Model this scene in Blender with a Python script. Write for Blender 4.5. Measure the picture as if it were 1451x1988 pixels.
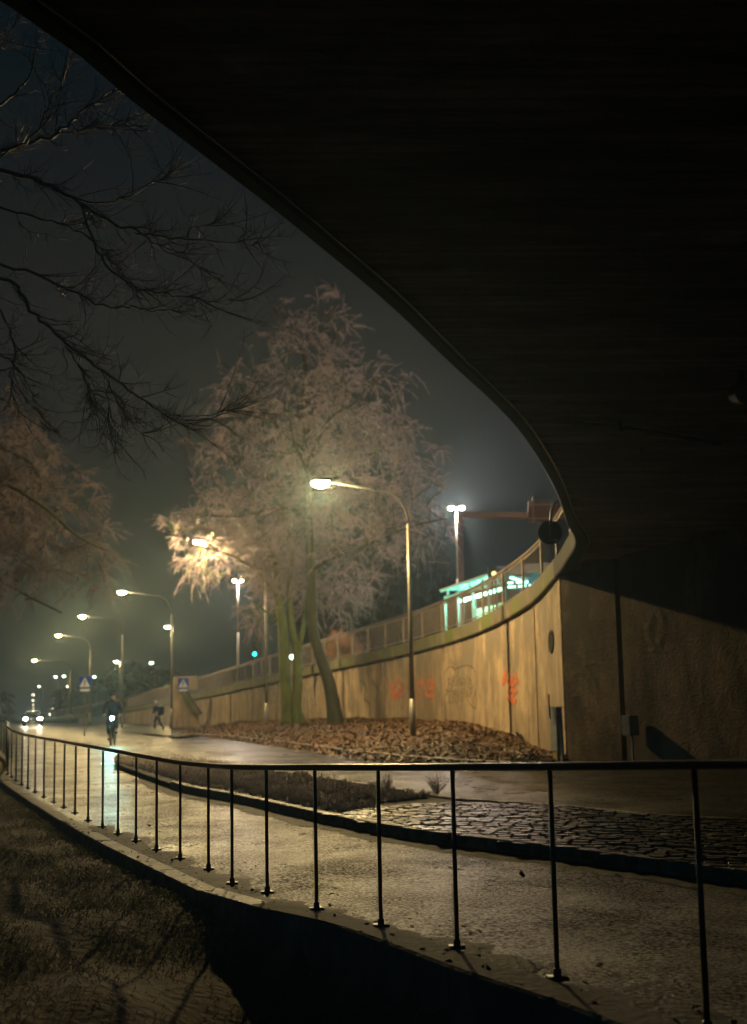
import bpy, bmesh, math, random
import numpy as np
from mathutils import Vector, Matrix
random.seed(7); rng = np.random.default_rng(7)
PI = math.pi
for o in list(bpy.data.objects): bpy.data.objects.remove(o, do_unlink=True)
S = bpy.context.scene
COL = S.collection

# ------------------------------------------------------------------ camera
EYE = Vector((0, 0, 1.45))
FPX, PX0, PY0 = 35/24*1451, 725.5, 1142.0       # focal length and principal point in photo pixels
PITCH, ROLL = math.radians(6.5), math.radians(-1.1)
cam = bpy.data.cameras.new('camera'); camo = bpy.data.objects.new('camera', cam); COL.objects.link(camo)
cam.sensor_fit = 'HORIZONTAL'; cam.sensor_width = 24; cam.lens = 35
cam.shift_y = (PY0-994)/1451
cam.clip_start = .05; cam.clip_end = 3000
R3 = (Matrix.Rotation(PI/2+PITCH, 3, 'X') @ Matrix.Rotation(ROLL, 3, 'Z'))
camo.matrix_world = Matrix.Translation(EYE) @ R3.to_4x4()
cam.dof.use_dof = True; cam.dof.focus_distance = 8.0; cam.dof.aperture_fstop = 1.6
S.camera = camo

# ------------------------------------------------------------------ night sky, exposure
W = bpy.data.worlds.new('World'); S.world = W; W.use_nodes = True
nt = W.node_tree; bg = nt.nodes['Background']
tc = nt.nodes.new('ShaderNodeTexCoord'); sx = nt.nodes.new('ShaderNodeSeparateXYZ')
nt.links.new(tc.outputs['Generated'], sx.inputs[0])
rmp = nt.nodes.new('ShaderNodeValToRGB'); nt.links.new(sx.outputs['Z'], rmp.inputs[0])
cr = rmp.color_ramp
cr.elements[0].position = 0.0; cr.elements[0].color = (.0085, .0110, .0125, 1)
cr.elements[1].position = .75; cr.elements[1].color = (.0010, .0050, .0100, 1)
e = cr.elements.new(.16); e.color = (.0165, .0160, .0150, 1)
e = cr.elements.new(.34); e.color = (.0165, .0165, .0155, 1)
e = cr.elements.new(.52); e.color = (.0040, .0080, .0105, 1)
# unseen sky behind us made brighter teal, added to cool the shaded faces
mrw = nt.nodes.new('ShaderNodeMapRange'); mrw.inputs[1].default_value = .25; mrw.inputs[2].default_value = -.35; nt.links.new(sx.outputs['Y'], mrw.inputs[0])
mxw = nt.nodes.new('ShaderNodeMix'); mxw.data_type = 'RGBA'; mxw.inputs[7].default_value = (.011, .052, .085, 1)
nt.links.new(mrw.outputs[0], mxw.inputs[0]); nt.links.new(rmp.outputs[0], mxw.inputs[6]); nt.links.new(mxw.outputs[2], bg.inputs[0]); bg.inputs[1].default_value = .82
S.view_settings.view_transform = 'Standard'; S.view_settings.look = 'None'
S.view_settings.exposure = 0; S.view_settings.gamma = 1
S.cycles.use_denoising = True
S.cycles.max_bounces = 6; S.cycles.diffuse_bounces = 3; S.cycles.glossy_bounces = 3
S.cycles.transmission_bounces = 4; S.cycles.volume_bounces = 0; S.cycles.transparent_max_bounces = 8
S.cycles.caustics_reflective = False; S.cycles.caustics_refractive = False
S.cycles.sample_clamp_indirect = 4

# ------------------------------------------------------------------ pixel <-> place helpers
def ray(px, py):
    v = R3 @ Vector(((px-PX0)/FPX, -(py-PY0)/FPX, -1.0))
    return v
def at(px, py, Y):                                # the point on that ray at depth Y
    v = ray(px, py); return EYE + v*(Y/v.y)
def G(y):                                         # level of the road
    y = max(-5., y)
    if y < 36: return .0125*y
    if y < 44: t = (y-36)/8; return .45 + .0125*8*t - .5*(.0125-.0042)*8*t*t
    return G(43.999) + .0042*min(y-44, 60)
def onground(px, py, dz=0.0):
    v = ray(px, py); Y = 10.
    for _ in range(60):
        t = (G(Y)+dz-EYE.z)/v.z; Y2 = v.y*t
        Y = .5*Y+.5*Y2
    t = Y/v.y; return EYE+v*t

# ------------------------------------------------------------------ materials
def mat(name, c1, c2=None, scale=4., rough=.8, r2=None, bump=0., bscale=None, metal=0., spec=.5, stretch=(1,1,1), detail=6, coord='Object', thr=(.35,.65)):
    m = bpy.data.materials.new(name); m.use_nodes = True; n = m.node_tree.nodes; l = m.node_tree.links
    p = n['Principled BSDF']; p.inputs['Roughness'].default_value = rough; p.inputs['Metallic'].default_value = metal
    p.inputs['Specular IOR Level'].default_value = spec
    p.inputs['Base Color'].default_value = (*c1, 1)
    if c2 is not None or bump or r2 is not None:
        tcn = n.new('ShaderNodeTexCoord'); mp = n.new('ShaderNodeMapping'); mp.inputs['Scale'].default_value = stretch
        l.new(tcn.outputs[coord], mp.inputs[0])
        nz = n.new('ShaderNodeTexNoise'); nz.inputs['Scale'].default_value = scale; nz.inputs['Detail'].default_value = detail
        nz.inputs['Roughness'].default_value = .6
        l.new(mp.outputs[0], nz.inputs['Vector'])
        mr = n.new('ShaderNodeMapRange'); mr.inputs[1].default_value = thr[0]; mr.inputs[2].default_value = thr[1]; l.new(nz.outputs['Fac'], mr.inputs[0])
        if c2 is not None:
            mx = n.new('ShaderNodeMix'); mx.data_type = 'RGBA'; mx.inputs[6].default_value = (*c1, 1); mx.inputs[7].default_value = (*c2, 1)
            l.new(mr.outputs[0], mx.inputs[0]); l.new(mx.outputs[2], p.inputs['Base Color'])
            m['mix'] = mx.name
        if r2 is not None:
            m2 = n.new('ShaderNodeMapRange'); m2.inputs[3].default_value = rough; m2.inputs[4].default_value = r2
            l.new(mr.outputs[0], m2.inputs[0]); l.new(m2.outputs[0], p.inputs['Roughness'])
        if bump:
            nb = n.new('ShaderNodeTexNoise'); nb.inputs['Scale'].default_value = bscale or scale*4; nb.inputs['Detail'].default_value = 5
            l.new(mp.outputs[0], nb.inputs['Vector'])
            b = n.new('ShaderNodeBump'); b.inputs['Strength'].default_value = bump; b.inputs['Distance'].default_value = .02
            l.new(nb.outputs['Fac'], b.inputs['Height']); l.new(b.outputs[0], p.inputs['Normal'])
    return m
def emis(name, c, s):
    m = bpy.data.materials.new(name); m.use_nodes = True; p = m.node_tree.nodes['Principled BSDF']
    p.inputs['Base Color'].default_value = (*c, 1); p.inputs['Emission Color'].default_value = (*c, 1); p.inputs['Emission Strength'].default_value = s
    return m

def concrete_mat(name, base, dark, green=None, vertical=True, board=False):
    """tan concrete with vertical run-off streaks, blotches and fine grain"""
    m = bpy.data.materials.new(name); m.use_nodes = True; n = m.node_tree.nodes; l = m.node_tree.links; p = n['Principled BSDF']
    p.inputs['Roughness'].default_value = .82; p.inputs['Specular IOR Level'].default_value = .3
    t = n.new('ShaderNodeTexCoord')
    def noise(sc, st, lo, hi, det=6, rgh=.6):
        mp = n.new('ShaderNodeMapping'); mp.inputs['Scale'].default_value = st; l.new(t.outputs['Object'], mp.inputs[0])
        z = n.new('ShaderNodeTexNoise'); z.inputs['Scale'].default_value = sc; z.inputs['Detail'].default_value = det; z.inputs['Roughness'].default_value = rgh
        l.new(mp.outputs[0], z.inputs['Vector']); r = n.new('ShaderNodeMapRange'); r.inputs[1].default_value = lo; r.inputs[2].default_value = hi
        l.new(z.outputs['Fac'], r.inputs[0]); return r.outputs[0]
    zz_ = n.new('ShaderNodeSeparateXYZ'); l.new(t.outputs['Object'], zz_.inputs[0])
    def mixc(a, b, f, mode='MIX'):
        x = n.new('ShaderNodeMix'); x.data_type = 'RGBA'; x.blend_type = mode
        for k, v in ((6, a), (7, b)):
            if isinstance(v, tuple): x.inputs[k].default_value = (*v, 1)
            else: l.new(v, x.inputs[k])
        if isinstance(f, float): x.inputs[0].default_value = f
        else: l.new(f, x.inputs[0])
        return x.outputs[2]
    big = noise(.55, (1, 1, .8), .42, .60); streak = noise(1.7, (1, 1, .30) if vertical else (.07, 1, 1), .44, .64, 9, .7)
    fine = noise(14, (1, 1, .5), .3, .75)
    c = mixc(base, tuple(b*.55 for b in base), big)
    c = mixc(c, tuple(b*1.25 for b in base), noise(1.4, (1, 1, .45), .55, .70, 8))
    c = mixc(c, (base[0]*.42, base[1]*.42, base[2]*.44), noise(1.0, (1, 1, .9), .51, .63, 12, .8))
    c = mixc(c, dark, streak)
    if vertical:                                      # grey grime runs down from the top of the wall in tongues
        zr = n.new('ShaderNodeMapRange'); zr.inputs[1].default_value = 1.2; zr.inputs[2].default_value = 4.2; zr.inputs[3].default_value = -.16; zr.inputs[4].default_value = .10; l.new(zz_.outputs['Z'], zr.inputs[0])
        mp = n.new('ShaderNodeMapping'); mp.inputs['Scale'].default_value = (1, 1, .35); l.new(t.outputs['Object'], mp.inputs[0])
        gn = n.new('ShaderNodeTexNoise'); gn.inputs['Scale'].default_value = 1.6; gn.inputs['Detail'].default_value = 7; gn.inputs['Roughness'].default_value = .6; l.new(mp.outputs[0], gn.inputs['Vector'])
        ad = n.new('ShaderNodeMath'); ad.operation = 'ADD'; l.new(gn.outputs['Fac'], ad.inputs[0]); l.new(zr.outputs[0], ad.inputs[1])
        gr = n.new('ShaderNodeMapRange'); gr.inputs[1].default_value = .47; gr.inputs[2].default_value = .58; gr.inputs[4].default_value = .88; l.new(ad.outputs[0], gr.inputs[0])
        gm_ = sum(base)/3; c = mixc(c, (gm_*.50, gm_*.42, gm_*.33), gr.outputs[0])
    gsc = n.new('ShaderNodeMath'); gsc.operation = 'MULTIPLY'; gsc.inputs[1].default_value = .45; l.new(fine, gsc.inputs[0])
    c = mixc(c, tuple(b*.55 for b in base), gsc.outputs[0])
    if green:
        g = noise(1.3, (1, 1, .6), .45, .62); c = mixc(c, green, g)
    if board:
        wv = n.new('ShaderNodeTexWave'); wv.wave_type = 'BANDS'; wv.bands_direction = 'Y'; wv.inputs['Scale'].default_value = 2.4
        wv.inputs['Distortion'].default_value = 1.2; wv.inputs['Detail'].default_value = 3; l.new(t.outputs['Object'], wv.inputs['Vector'])
        st = noise(5, (.10, 1, 1), .40, .62, 8, .7)
        c = mixc(c, tuple(d*.35 for d in dark), st)
        bnd = n.new('ShaderNodeMapRange'); bnd.inputs[1].default_value = 0; bnd.inputs[2].default_value = .35; bnd.inputs[3].default_value = .5; bnd.inputs[4].default_value = 0
        l.new(wv.outputs['Fac'], bnd.inputs[0]); c = mixc(c, tuple(d*.5 for d in dark), bnd.outputs[0])
    l.new(c, p.inputs['Base Color'])
    nb = n.new('ShaderNodeTexNoise'); nb.inputs['Scale'].default_value = 22; nb.inputs['Detail'].default_value = 6; l.new(t.outputs['Object'], nb.inputs['Vector'])
    b = n.new('ShaderNodeBump'); b.inputs['Strength'].default_value = .5; b.inputs['Distance'].default_value = .02
    l.new(nb.outputs['Fac'], b.inputs['Height']); l.new(b.outputs[0], p.inputs['Normal'])
    return m

def wet_asphalt(name, base, lo, hi):
    """damp asphalt: wet and drier patches, coarse grain that breaks the reflections up"""
    m = mat(name, base, tuple(b*.5 for b in base), scale=1.1, rough=lo, bump=0, spec=.62, detail=10)
    n = m.node_tree.nodes; l = m.node_tree.links; p = n['Principled BSDF']
    t = n.new('ShaderNodeTexCoord')
    def nz(sc, det, rg=.65):
        z = n.new('ShaderNodeTexNoise'); z.inputs['Scale'].default_value = sc; z.inputs['Detail'].default_value = det; z.inputs['Roughness'].default_value = rg; l.new(t.outputs['Object'], z.inputs['Vector']); return z.outputs['Fac']
    w = nz(1.3, 12, .78); r = n.new('ShaderNodeMapRange'); r.inputs[1].default_value = .34; r.inputs[2].default_value = .66; r.inputs[3].default_value = lo; r.inputs[4].default_value = hi
    l.new(w, r.inputs[0]); l.new(r.outputs[0], p.inputs['Roughness'])
    r3 = n.new('ShaderNodeMapRange'); r3.inputs[1].default_value = .42; r3.inputs[2].default_value = .62; r3.inputs[3].default_value = .34; r3.inputs[4].default_value = .20
    l.new(w, r3.inputs[0]); l.new(r3.outputs[0], p.inputs['Specular IOR Level'])
    v = n.new('ShaderNodeTexVoronoi'); v.inputs['Scale'].default_value = 75; l.new(t.outputs['Object'], v.inputs['Vector'])
    b1 = n.new('ShaderNodeBump'); b1.inputs['Strength'].default_value = 1; b1.inputs['Distance'].default_value = .0035; l.new(v.outputs['Distance'], b1.inputs['Height'])
    b2 = n.new('ShaderNodeBump'); b2.inputs['Strength'].default_value = 1; b2.inputs['Distance'].default_value = .014; l.new(nz(22, 8, .8), b2.inputs['Height'])
    b3 = n.new('ShaderNodeBump'); b3.inputs['Strength'].default_value = 1; b3.inputs['Distance'].default_value = .012; l.new(nz(1.6, 4, .5), b3.inputs['Height'])
    l.new(b1.outputs[0], b2.inputs['Normal']); l.new(b2.outputs[0], b3.inputs['Normal']); l.new(b3.outputs[0], p.inputs['Normal'])
    # the water film lies between the stones: matt dry chippings stand out of it
    df = n.new('ShaderNodeBsdfDiffuse'); df.inputs[0].default_value = (base[0]*1.6, base[1]*1.5, base[2]*1.4, 1); ms = n.new('ShaderNodeMixShader')
    fr = n.new('ShaderNodeMapRange'); fr.inputs[1].default_value = .43; fr.inputs[2].default_value = .57; fr.inputs[3].default_value = .15; fr.inputs[4].default_value = .88
    l.new(nz(38, 4, .75), fr.inputs[0])
    f2 = n.new('ShaderNodeMapRange'); f2.inputs[1].default_value = .36; f2.inputs[2].default_value = .64; f2.inputs[3].default_value = .22; f2.inputs[4].default_value = -.38; l.new(nz(.9, 8, .7), f2.inputs[0])
    ad = n.new('ShaderNodeMath'); ad.operation = 'ADD'; ad.use_clamp = True; l.new(fr.outputs[0], ad.inputs[0]); l.new(f2.outputs[0], ad.inputs[1])
    l.new(ad.outputs[0], ms.inputs[0]); l.new(p.outputs[0], ms.inputs[1]); l.new(df.outputs[0], ms.inputs[2]); l.new(ms.outputs[0], n['Material Output'].inputs[0])
    return m

M = {}
M['asphalt'] = wet_asphalt('wet_asphalt', (.016, .014, .012), .24, .42)
M['path'] = wet_asphalt('wet_path_asphalt', (.016, .014, .011), .24, .42)
M['dirt'] = mat('dirt_litter', (.045, .032, .019), (.012, .009, .006), scale=7, rough=.75, bump=1.0, bscale=22)
M['lawn'] = mat('lawn_soil', (.15, .11, .06), (.06, .042, .024), scale=2.2, rough=.9, bump=1.0, bscale=14)
M['leafsoil'] = mat('mound_soil', (.07, .036, .018), (.022, .013, .008), scale=3, rough=.85, bump=1.0, bscale=12)
M['grass'] = mat('grass_blades', (.34, .27, .12), (.15, .13, .055), scale=1.5, rough=.7)
M['leaf'] = mat('dead_leaves', (.22, .11, .05), (.05, .028, .016), scale=5, rough=.6, thr=(.3,.7))
M['stalk'] = mat('frosted_stalks', (.62, .52, .47), (.28, .22, .18), scale=5, rough=.8)
M['kerb'] = mat('kerb_granite', (.17, .135, .10), (.06, .05, .038), scale=8, rough=.55, bump=.7, bscale=40)
M['sett'] = mat('wet_cobble', (.065, .055, .042), (.03, .025, .02), scale=3.5, rough=.26, r2=.5, bump=.5, bscale=40)
M['joint'] = mat('cobble_joint', (.016, .014, .011), rough=.85)
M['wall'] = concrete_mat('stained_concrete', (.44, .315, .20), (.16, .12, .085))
M['abut'] = concrete_mat('dark_tan_concrete', (.27, .19, .12), (.06, .048, .035))  # the wall's tan concrete in a darker tone, for the abutment
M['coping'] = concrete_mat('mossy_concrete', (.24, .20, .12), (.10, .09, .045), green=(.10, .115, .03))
M['soffit'] = concrete_mat('board_marked_concrete', (.60, .57, .57), (.17, .17, .18), vertical=False, board=True)
M['lowall'] = concrete_mat('dark_concrete', (.17, .155, .13), (.06, .058, .05))
M['rim'] = concrete_mat('dark_beam_concrete', (.035, .032, .03), (.018, .017, .017))  # near-black concrete for the edge beam of the deck
M['gap'] = mat('joint_gap', (.012, .010, .008), rough=.9)
M['darksteel'] = mat('dark_painted_steel', (.012, .012, .014), (.025, .022, .02), scale=20, rough=.38, metal=.3)
M['galv'] = mat('galvanised_steel', (.20, .18, .14), (.14, .125, .10), scale=3, rough=.45, metal=.35)
M['armsteel'] = mat('shaded_arm_steel', (.016, .015, .014), (.012, .011, .010), scale=3, rough=.75, metal=.2)  # lamp steel darkened: the shade above the lenses is put into the colour
M['railsteel'] = mat('brown_rail_steel', (.19, .14, .11), (.12, .09, .07), scale=6, rough=.5, metal=.2)
M['strip'] = mat('drip_strip_metal', (.45, .42, .38), rough=.3, metal=.9)
M['mossbark'] = mat('mossy_bark', (.13, .15, .045), (.07, .085, .028), scale=5, rough=.85, bump=.8, bscale=18, stretch=(1,1,.3))
M['darkbark'] = mat('dark_bark', (.045, .040, .024), (.022, .026, .012), scale=5, rough=.85, bump=.9, bscale=18, stretch=(1,1,.3))
M['frost'] = mat('frosted_twigs', (.42, .315, .37), (.15, .112, .125), scale=.8, rough=.7)
M['frost2'] = mat('frosted_twigs_warm', (.24, .180, .20), (.10, .074, .078), scale=.8, rough=.7)
M['neartwig'] = mat('bare_branch_bark', (.075, .055, .042), (.03, .024, .02), scale=6, rough=.6)
M['bush'] = mat('dark_evergreen', (.03, .035, .025), (.05, .045, .03), scale=1.2, rough=.8)
M['rustleaf'] = mat('rust_bush_twigs', (.42, .17, .07), (.22, .09, .04), scale=2, rough=.7)
M['orange'] = mat('orange_spray', (.62, .13, .035), (.42, .11, .04), scale=10, rough=.6)
M['grey_spray'] = mat('pale_spray', (.46, .43, .42), (.36, .32, .28), scale=6, rough=.7)
M['brown_spray'] = mat('brown_spray', (.14, .095, .055), (.20, .14, .08), scale=4, rough=.7)
M['lens'] = emis('lamp_lens', (1, .86, .55), 60)
M['lens_far'] = emis('lamp_lens_far', (1, .86, .60), 26)
M['lens_cool'] = emis('lamp_lens_cool', (.75, 1, .80), 26)
M['head'] = emis('headlight_glow', (.95, 1, .82), 90)
M['bike_light'] = emis('bike_light_glow', (.35, 1, .95), 160)
M['green_sig'] = emis('green_signal', (.02, .9, .65), 9)
M['pale_sig'] = emis('pale_signal', (.75, 1, .95), 14)
M['teal_glow'] = emis('glowing_teal', (.10, .70, .50), .35)  # glows faintly by itself: shelter fascia and alternate bus seats
M['tealpaint'] = mat('teal_shelter_paint', (.22, .36, .33), (.17,.29,.27), scale=4, rough=.4)
M['tube'] = emis('fluorescent_tube', (.50, 1, .82), 4.5)
M['amber'] = emis('amber_display', (1, .75, .3), 2.2)
M['ad'] = emis('backlit_poster', (.42, .62, .38), 1.0)
M['ad2'] = emis('backlit_poster_blue', (.12, .20, .26), 1.2)
M['sign_blue'] = mat('sign_blue', (.015, .06, .38), rough=.4)
M['sign_white'] = mat('sign_white', (.75, .75, .72), rough=.4)
M['black'] = mat('black', (.01, .01, .012), rough=.5)
M['signback'] = mat('sign_back', (.022, .026, .026), (.035, .035, .03), scale=8, rough=.35, metal=.4)
M['redbrown'] = mat('brown_gantry_paint', (.10, .036, .032), (.07, .028, .025), scale=4, rough=.5)
M['navy'] = mat('navy_coat', (.010, .014, .028), (.014, .020, .032), scale=12, rough=.8)
M['trouser'] = mat('dark_trousers', (.018, .02, .026), rough=.85)
M['skin'] = mat('skin', (.45, .25, .18), rough=.55)
M['hat'] = mat('knit_hat', (.035, .035, .045), rough=.9)
M['whitecloth'] = mat('pale_cloth', (.55, .55, .58), rough=.8)
M['tyre'] = mat('tyre_rubber', (.015, .015, .015), rough=.7)
M['carpaint'] = mat('grey_car_paint', (.10, .11, .12), rough=.25, metal=.3)
M['glass'] = mat('dark_glass', (.012, .016, .02), rough=.08)
M['buspaint'] = mat('blue_bus_paint', (.02, .06, .22), (.03, .07, .2), scale=2, rough=.35)
M['busroof'] = mat('pale_bus_roof', (.45, .42, .38), rough=.5)
M['cabinet'] = mat('grey_cabinet_paint', (.30, .28, .24), (.18, .16, .13), scale=6, rough=.55)
M['yellow'] = mat('faded_yellow', (.38, .26, .05), (.24, .16, .04), scale=8, rough=.6)
M['litter'] = mat('white_litter', (.72, .68, .6), rough=.7)

def worn(m, lo=.42, hi=.62, mx=1.):
    """old spray paint: the concrete shows through in speckles"""
    n = m.node_tree.nodes; l = m.node_tree.links; t = n.new('ShaderNodeTexCoord'); z = n.new('ShaderNodeTexNoise'); z.inputs['Scale'].default_value = 9; z.inputs['Detail'].default_value = 8; z.inputs['Roughness'].default_value = .75
    l.new(t.outputs['Object'], z.inputs['Vector']); r = n.new('ShaderNodeMapRange'); r.inputs[1].default_value = lo; r.inputs[2].default_value = hi; r.inputs[4].default_value = mx
    l.new(z.outputs['Fac'], r.inputs[0]); l.new(r.outputs[0], n['Principled BSDF'].inputs['Alpha'])
M['loop_spray'] = mat('faded_pale_spray', (.30, .24, .16), (.24, .18, .12), scale=6, rough=.8); worn(M['loop_spray'], .40, .62, .75)
worn(M['orange'], .32, .48, .95); worn(M['grey_spray'], .42, .6, .8); worn(M['brown_spray'], .38, .60, .7)
# ------------------------------------------------------------------ mesh helpers
def link(name, me, m, parent=None):
    o = bpy.data.objects.new(name, me); COL.objects.link(o)
    if m is not None: me.materials.append(m)
    if parent is not None: o.parent = parent
    return o
def meta(o, label=None, cat=None, group=None, kind=None):
    if label: o['label'] = label
    if cat: o['category'] = cat
    if group: o['group'] = group
    if kind: o['kind'] = kind
    return o
def empty(name, loc=(0, 0, 0), rz=0, **k):
    o = bpy.data.objects.new(name, None); o.empty_display_size = .2; COL.objects.link(o)
    o.location = loc; o.rotation_euler = (0, 0, rz); meta(o, **k); return o
class MB:
    def __init__(s): s.v = []; s.f = []
    def add(s, vs, fs):
        b = len(s.v); s.v += [tuple(v) for v in vs]; s.f += [tuple(i+b for i in f) for f in fs]
    def box(s, c, d, rz=0, M4=None):
        x, y, z = (k/2 for k in d); vs = []
        for a in (-x, x):
            for b in (-y, y):
                for e in (-z, z): vs.append(Vector((a, b, e)))
        if M4 is None: M4 = Matrix.Translation(c) @ Matrix.Rotation(rz, 4, 'Z')
        s.add([M4 @ v for v in vs], [(0,1,3,2),(4,6,7,5),(0,4,5,1),(2,3,7,6),(0,2,6,4),(1,5,7,3)])
    def bar(s, a, b, w, h=None, up=Vector((0,0,1))):
        a = Vector(a); b = Vector(b); h = h or w; d = b-a; L = d.length
        if L < 1e-6: return
        d.normalize(); x = d.cross(up)
        if x.length < 1e-3: x = d.cross(Vector((1,0,0)))
        x.normalize(); z = x.cross(d)
        m = Matrix((x, d, z)).transposed().to_4x4(); m.translation = (a+b)/2
        s.box(None, (w, L, h), M4=m)
    def tube(s, pts, rad, n=8, cap=True):
        pts = [Vector(p) for p in pts]; k = len(pts)
        if not hasattr(rad, '__len__'): rad = [rad]*k
        b = len(s.v); px = None
        for i, p in enumerate(pts):
            d = (pts[min(i+1, k-1)]-pts[max(i-1, 0)])
            if d.length < 1e-9: d = Vector((0,0,1))
            d.normalize()
            if px is None:
                px = d.cross(Vector((0,0,1)))
                if px.length < .05: px = d.cross(Vector((1,0,0)))
            px = px - d*px.dot(d); px.normalize(); py = d.cross(px)
            for j in range(n):
                a = 2*PI*j/n; s.v.append(tuple(p + (px*math.cos(a)+py*math.sin(a))*rad[i]))
        for i in range(k-1):
            for j in range(n):
                q = b+i*n; s.f.append((q+j, q+(j+1)%n, q+n+(j+1)%n, q+n+j))
        if cap:
            s.f.append(tuple(b+j for j in range(n))[::-1]); s.f.append(tuple(b+(k-1)*n+j for j in range(n)))
    def cyl(s, a, b, r, n=14, r2=None): s.tube([a, b], [r, r if r2 is None else r2], n)
    def ell(s, c, r, n=12, m=8, rot=None, zmin=-1.):
        vs = []; c = Vector(c)
        for i in range(m+1):
            th = PI*i/m; z = max(math.cos(th), zmin)
            for j in range(n):
                a = 2*PI*j/n; v = Vector((r[0]*math.sin(th)*math.cos(a), r[1]*math.sin(th)*math.sin(a), r[2]*z))
                if rot is not None: v = rot @ v
                vs.append(c+v)
        fs = []
        for i in range(m):
            for j in range(n): fs.append((i*n+j, (i+1)*n+j, (i+1)*n+(j+1)%n, i*n+(j+1)%n))
        s.add(vs, fs)
    def grid(s, rows):
        n = len(rows[0]); b = len(s.v)
        for r in rows: s.v += [tuple(p) for p in r]
        for i in range(len(rows)-1):
            for j in range(n-1): s.f.append((b+i*n+j, b+i*n+j+1, b+(i+1)*n+j+1, b+(i+1)*n+j))
    def build(s, name, m, parent=None, smooth=False, bevel=0):
        me = bpy.data.meshes.new(name); me.from_pydata(s.v, [], s.f); me.update()
        bm = bmesh.new(); bm.from_mesh(me); bmesh.ops.recalc_face_normals(bm, faces=bm.faces)
        if bevel: bmesh.ops.bevel(bm, geom=bm.edges[:], offset=bevel, segments=2, affect='EDGES')
        bm.to_mesh(me); bm.free()
        if smooth: me.polygons.foreach_set('use_smooth', [True]*len(me.polygons))
        return link(name, me, m, parent)
def orient_up(o):
    me = o.data; bm = bmesh.new(); bm.from_mesh(me)
    for f in bm.faces:
        f.normal_update()
        if f.normal.z < 0: f.normal_flip()
    bm.to_mesh(me); bm.free()
def poly_mesh(name, V, F, m, parent=None, smooth=False):
    """fast builder from numpy triangles or quads"""
    me = bpy.data.meshes.new(name); k = F.shape[1]
    me.vertices.add(len(V)); me.vertices.foreach_set('co', np.ascontiguousarray(V, dtype=np.float32).ravel())
    me.loops.add(F.size); me.loops.foreach_set('vertex_index', np.ascontiguousarray(F, dtype=np.int32).ravel())
    me.polygons.add(len(F)); me.polygons.foreach_set('loop_start', np.arange(0, F.size, k, dtype=np.int32))
    me.polygons.foreach_set('loop_total', np.full(len(F), k, dtype=np.int32))
    if smooth: me.polygons.foreach_set('use_smooth', np.ones(len(F), dtype=bool))
    me.update(calc_edges=True); me.validate()
    return link(name, me, m, parent)
def cr_curve(P, n):                                # Catmull-Rom through P
    P = [Vector(p) for p in P]; out = []
    Q = [2*P[0]-P[1]] + P + [2*P[-1]-P[-2]]
    for i in range(1, len(Q)-2):
        for k in range(n):
            t = k/n; a, b, c, d = Q[i-1], Q[i], Q[i+1], Q[i+2]
            out.append(.5*((2*b)+(c-a)*t+(2*a-5*b+4*c-d)*t*t+(3*b-a-3*c+d)*t**3))
    out.append(P[-1]); return out
def resample(P, step):
    out = [P[0].copy()]; acc = 0
    for a, b in zip(P[:-1], P[1:]):
        L = (b-a).length; t = step-acc
        while t <= L: out.append(a+(b-a)*(t/L)); t += step
        acc = (acc+L) % step if L+acc >= step else acc+L
    return out
def interp(x, xs, ys): return float(np.interp(x, xs, ys))
def twigs(B, D, L, r, droop=.3, bend=.5):
    """N two-segment tapered three-sided twigs; returns V, F"""
    N = len(B); D = D/np.linalg.norm(D, axis=1, keepdims=True)
    up = np.tile([0., 0., 1.], (N, 1)); X = np.cross(D, up); X /= (np.linalg.norm(X, axis=1, keepdims=True)+1e-6); Y = np.cross(D, X)
    L = L.reshape(-1, 1); r = r.reshape(-1, 1)
    jit = rng.normal(0, .18, (N, 3))*bend
    mid = B + D*L*.5 + jit*L*.3; tip = B + D*L + jit*L + np.array([0, 0, -1.])*L*droop
    V = np.zeros((N, 7, 3))
    for k in range(3):
        a = 2*PI*k/3; o = X*math.cos(a)+Y*math.sin(a)
        V[:, k] = B+o*r; V[:, 3+k] = mid+o*r*.7
    V[:, 6] = tip
    base = (np.arange(N)*7).reshape(-1, 1, 1)
    T = []
    for k in range(3):
        j = (k+1) % 3; T += [[k, j, 3+j], [k, 3+j, 3+k], [3+k, 3+j, 6]]
    F = (np.array(T).reshape(1, 9, 3)+base).reshape(-1, 3)
    return V.reshape(-1, 3), F

# ------------------------------------------------------------------ plan of the place
# outer edge of the kerb / low wall that carries the near railing
kerb_px = [(1150,1975),(900,1890),(650,1800),(430,1748),(298,1688),(149,1613),(50,1551),(0,1514)]
KE = [onground(x, y, .10) for x, y in kerb_px]
KE = [Vector((2.9, 1.2, .1)), Vector((2.2, 2.3, .12)), Vector((1.5, 3.5, .14))] + KE + [Vector((-7.9, 23.4, .4)), Vector((-9.3, 27.5, .44)), Vector((-10.9, 31.5, .5)), Vector((-12.2, 34.6, .53)), Vector((-14.5, 37, .55)), Vector((-19, 38.6, .56)), Vector((-30, 40, .57))]
KC = cr_curve(KE, 8)
KCxy = [(p.x, p.y) for p in KC]
_ky = [p[1] for p in KCxy]; _kx = [p[0] for p in KCxy]
def XL(y):                                          # left limit of the paved ground
    if y >= 39.9: return -30 - (y-39.9)*1.2
    return interp(y, _ky, _kx)

# plan of the wall that carries the upper road: x, y, level of its underside of coping
WALL = [(4.25,23.6,4.50),(4.2,24.4,4.42),(4.0,28,4.06),(3.05,33,3.72),(1.4,38.5,3.50),(-.6,44,3.36),(-4.3,54,3.12),(-7.6,63,2.9),(-11,72,2.65),(-16,85,2.4),(-25,110,1.95),(-38,140,1.4),(-52,170,1.0)]
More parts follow.
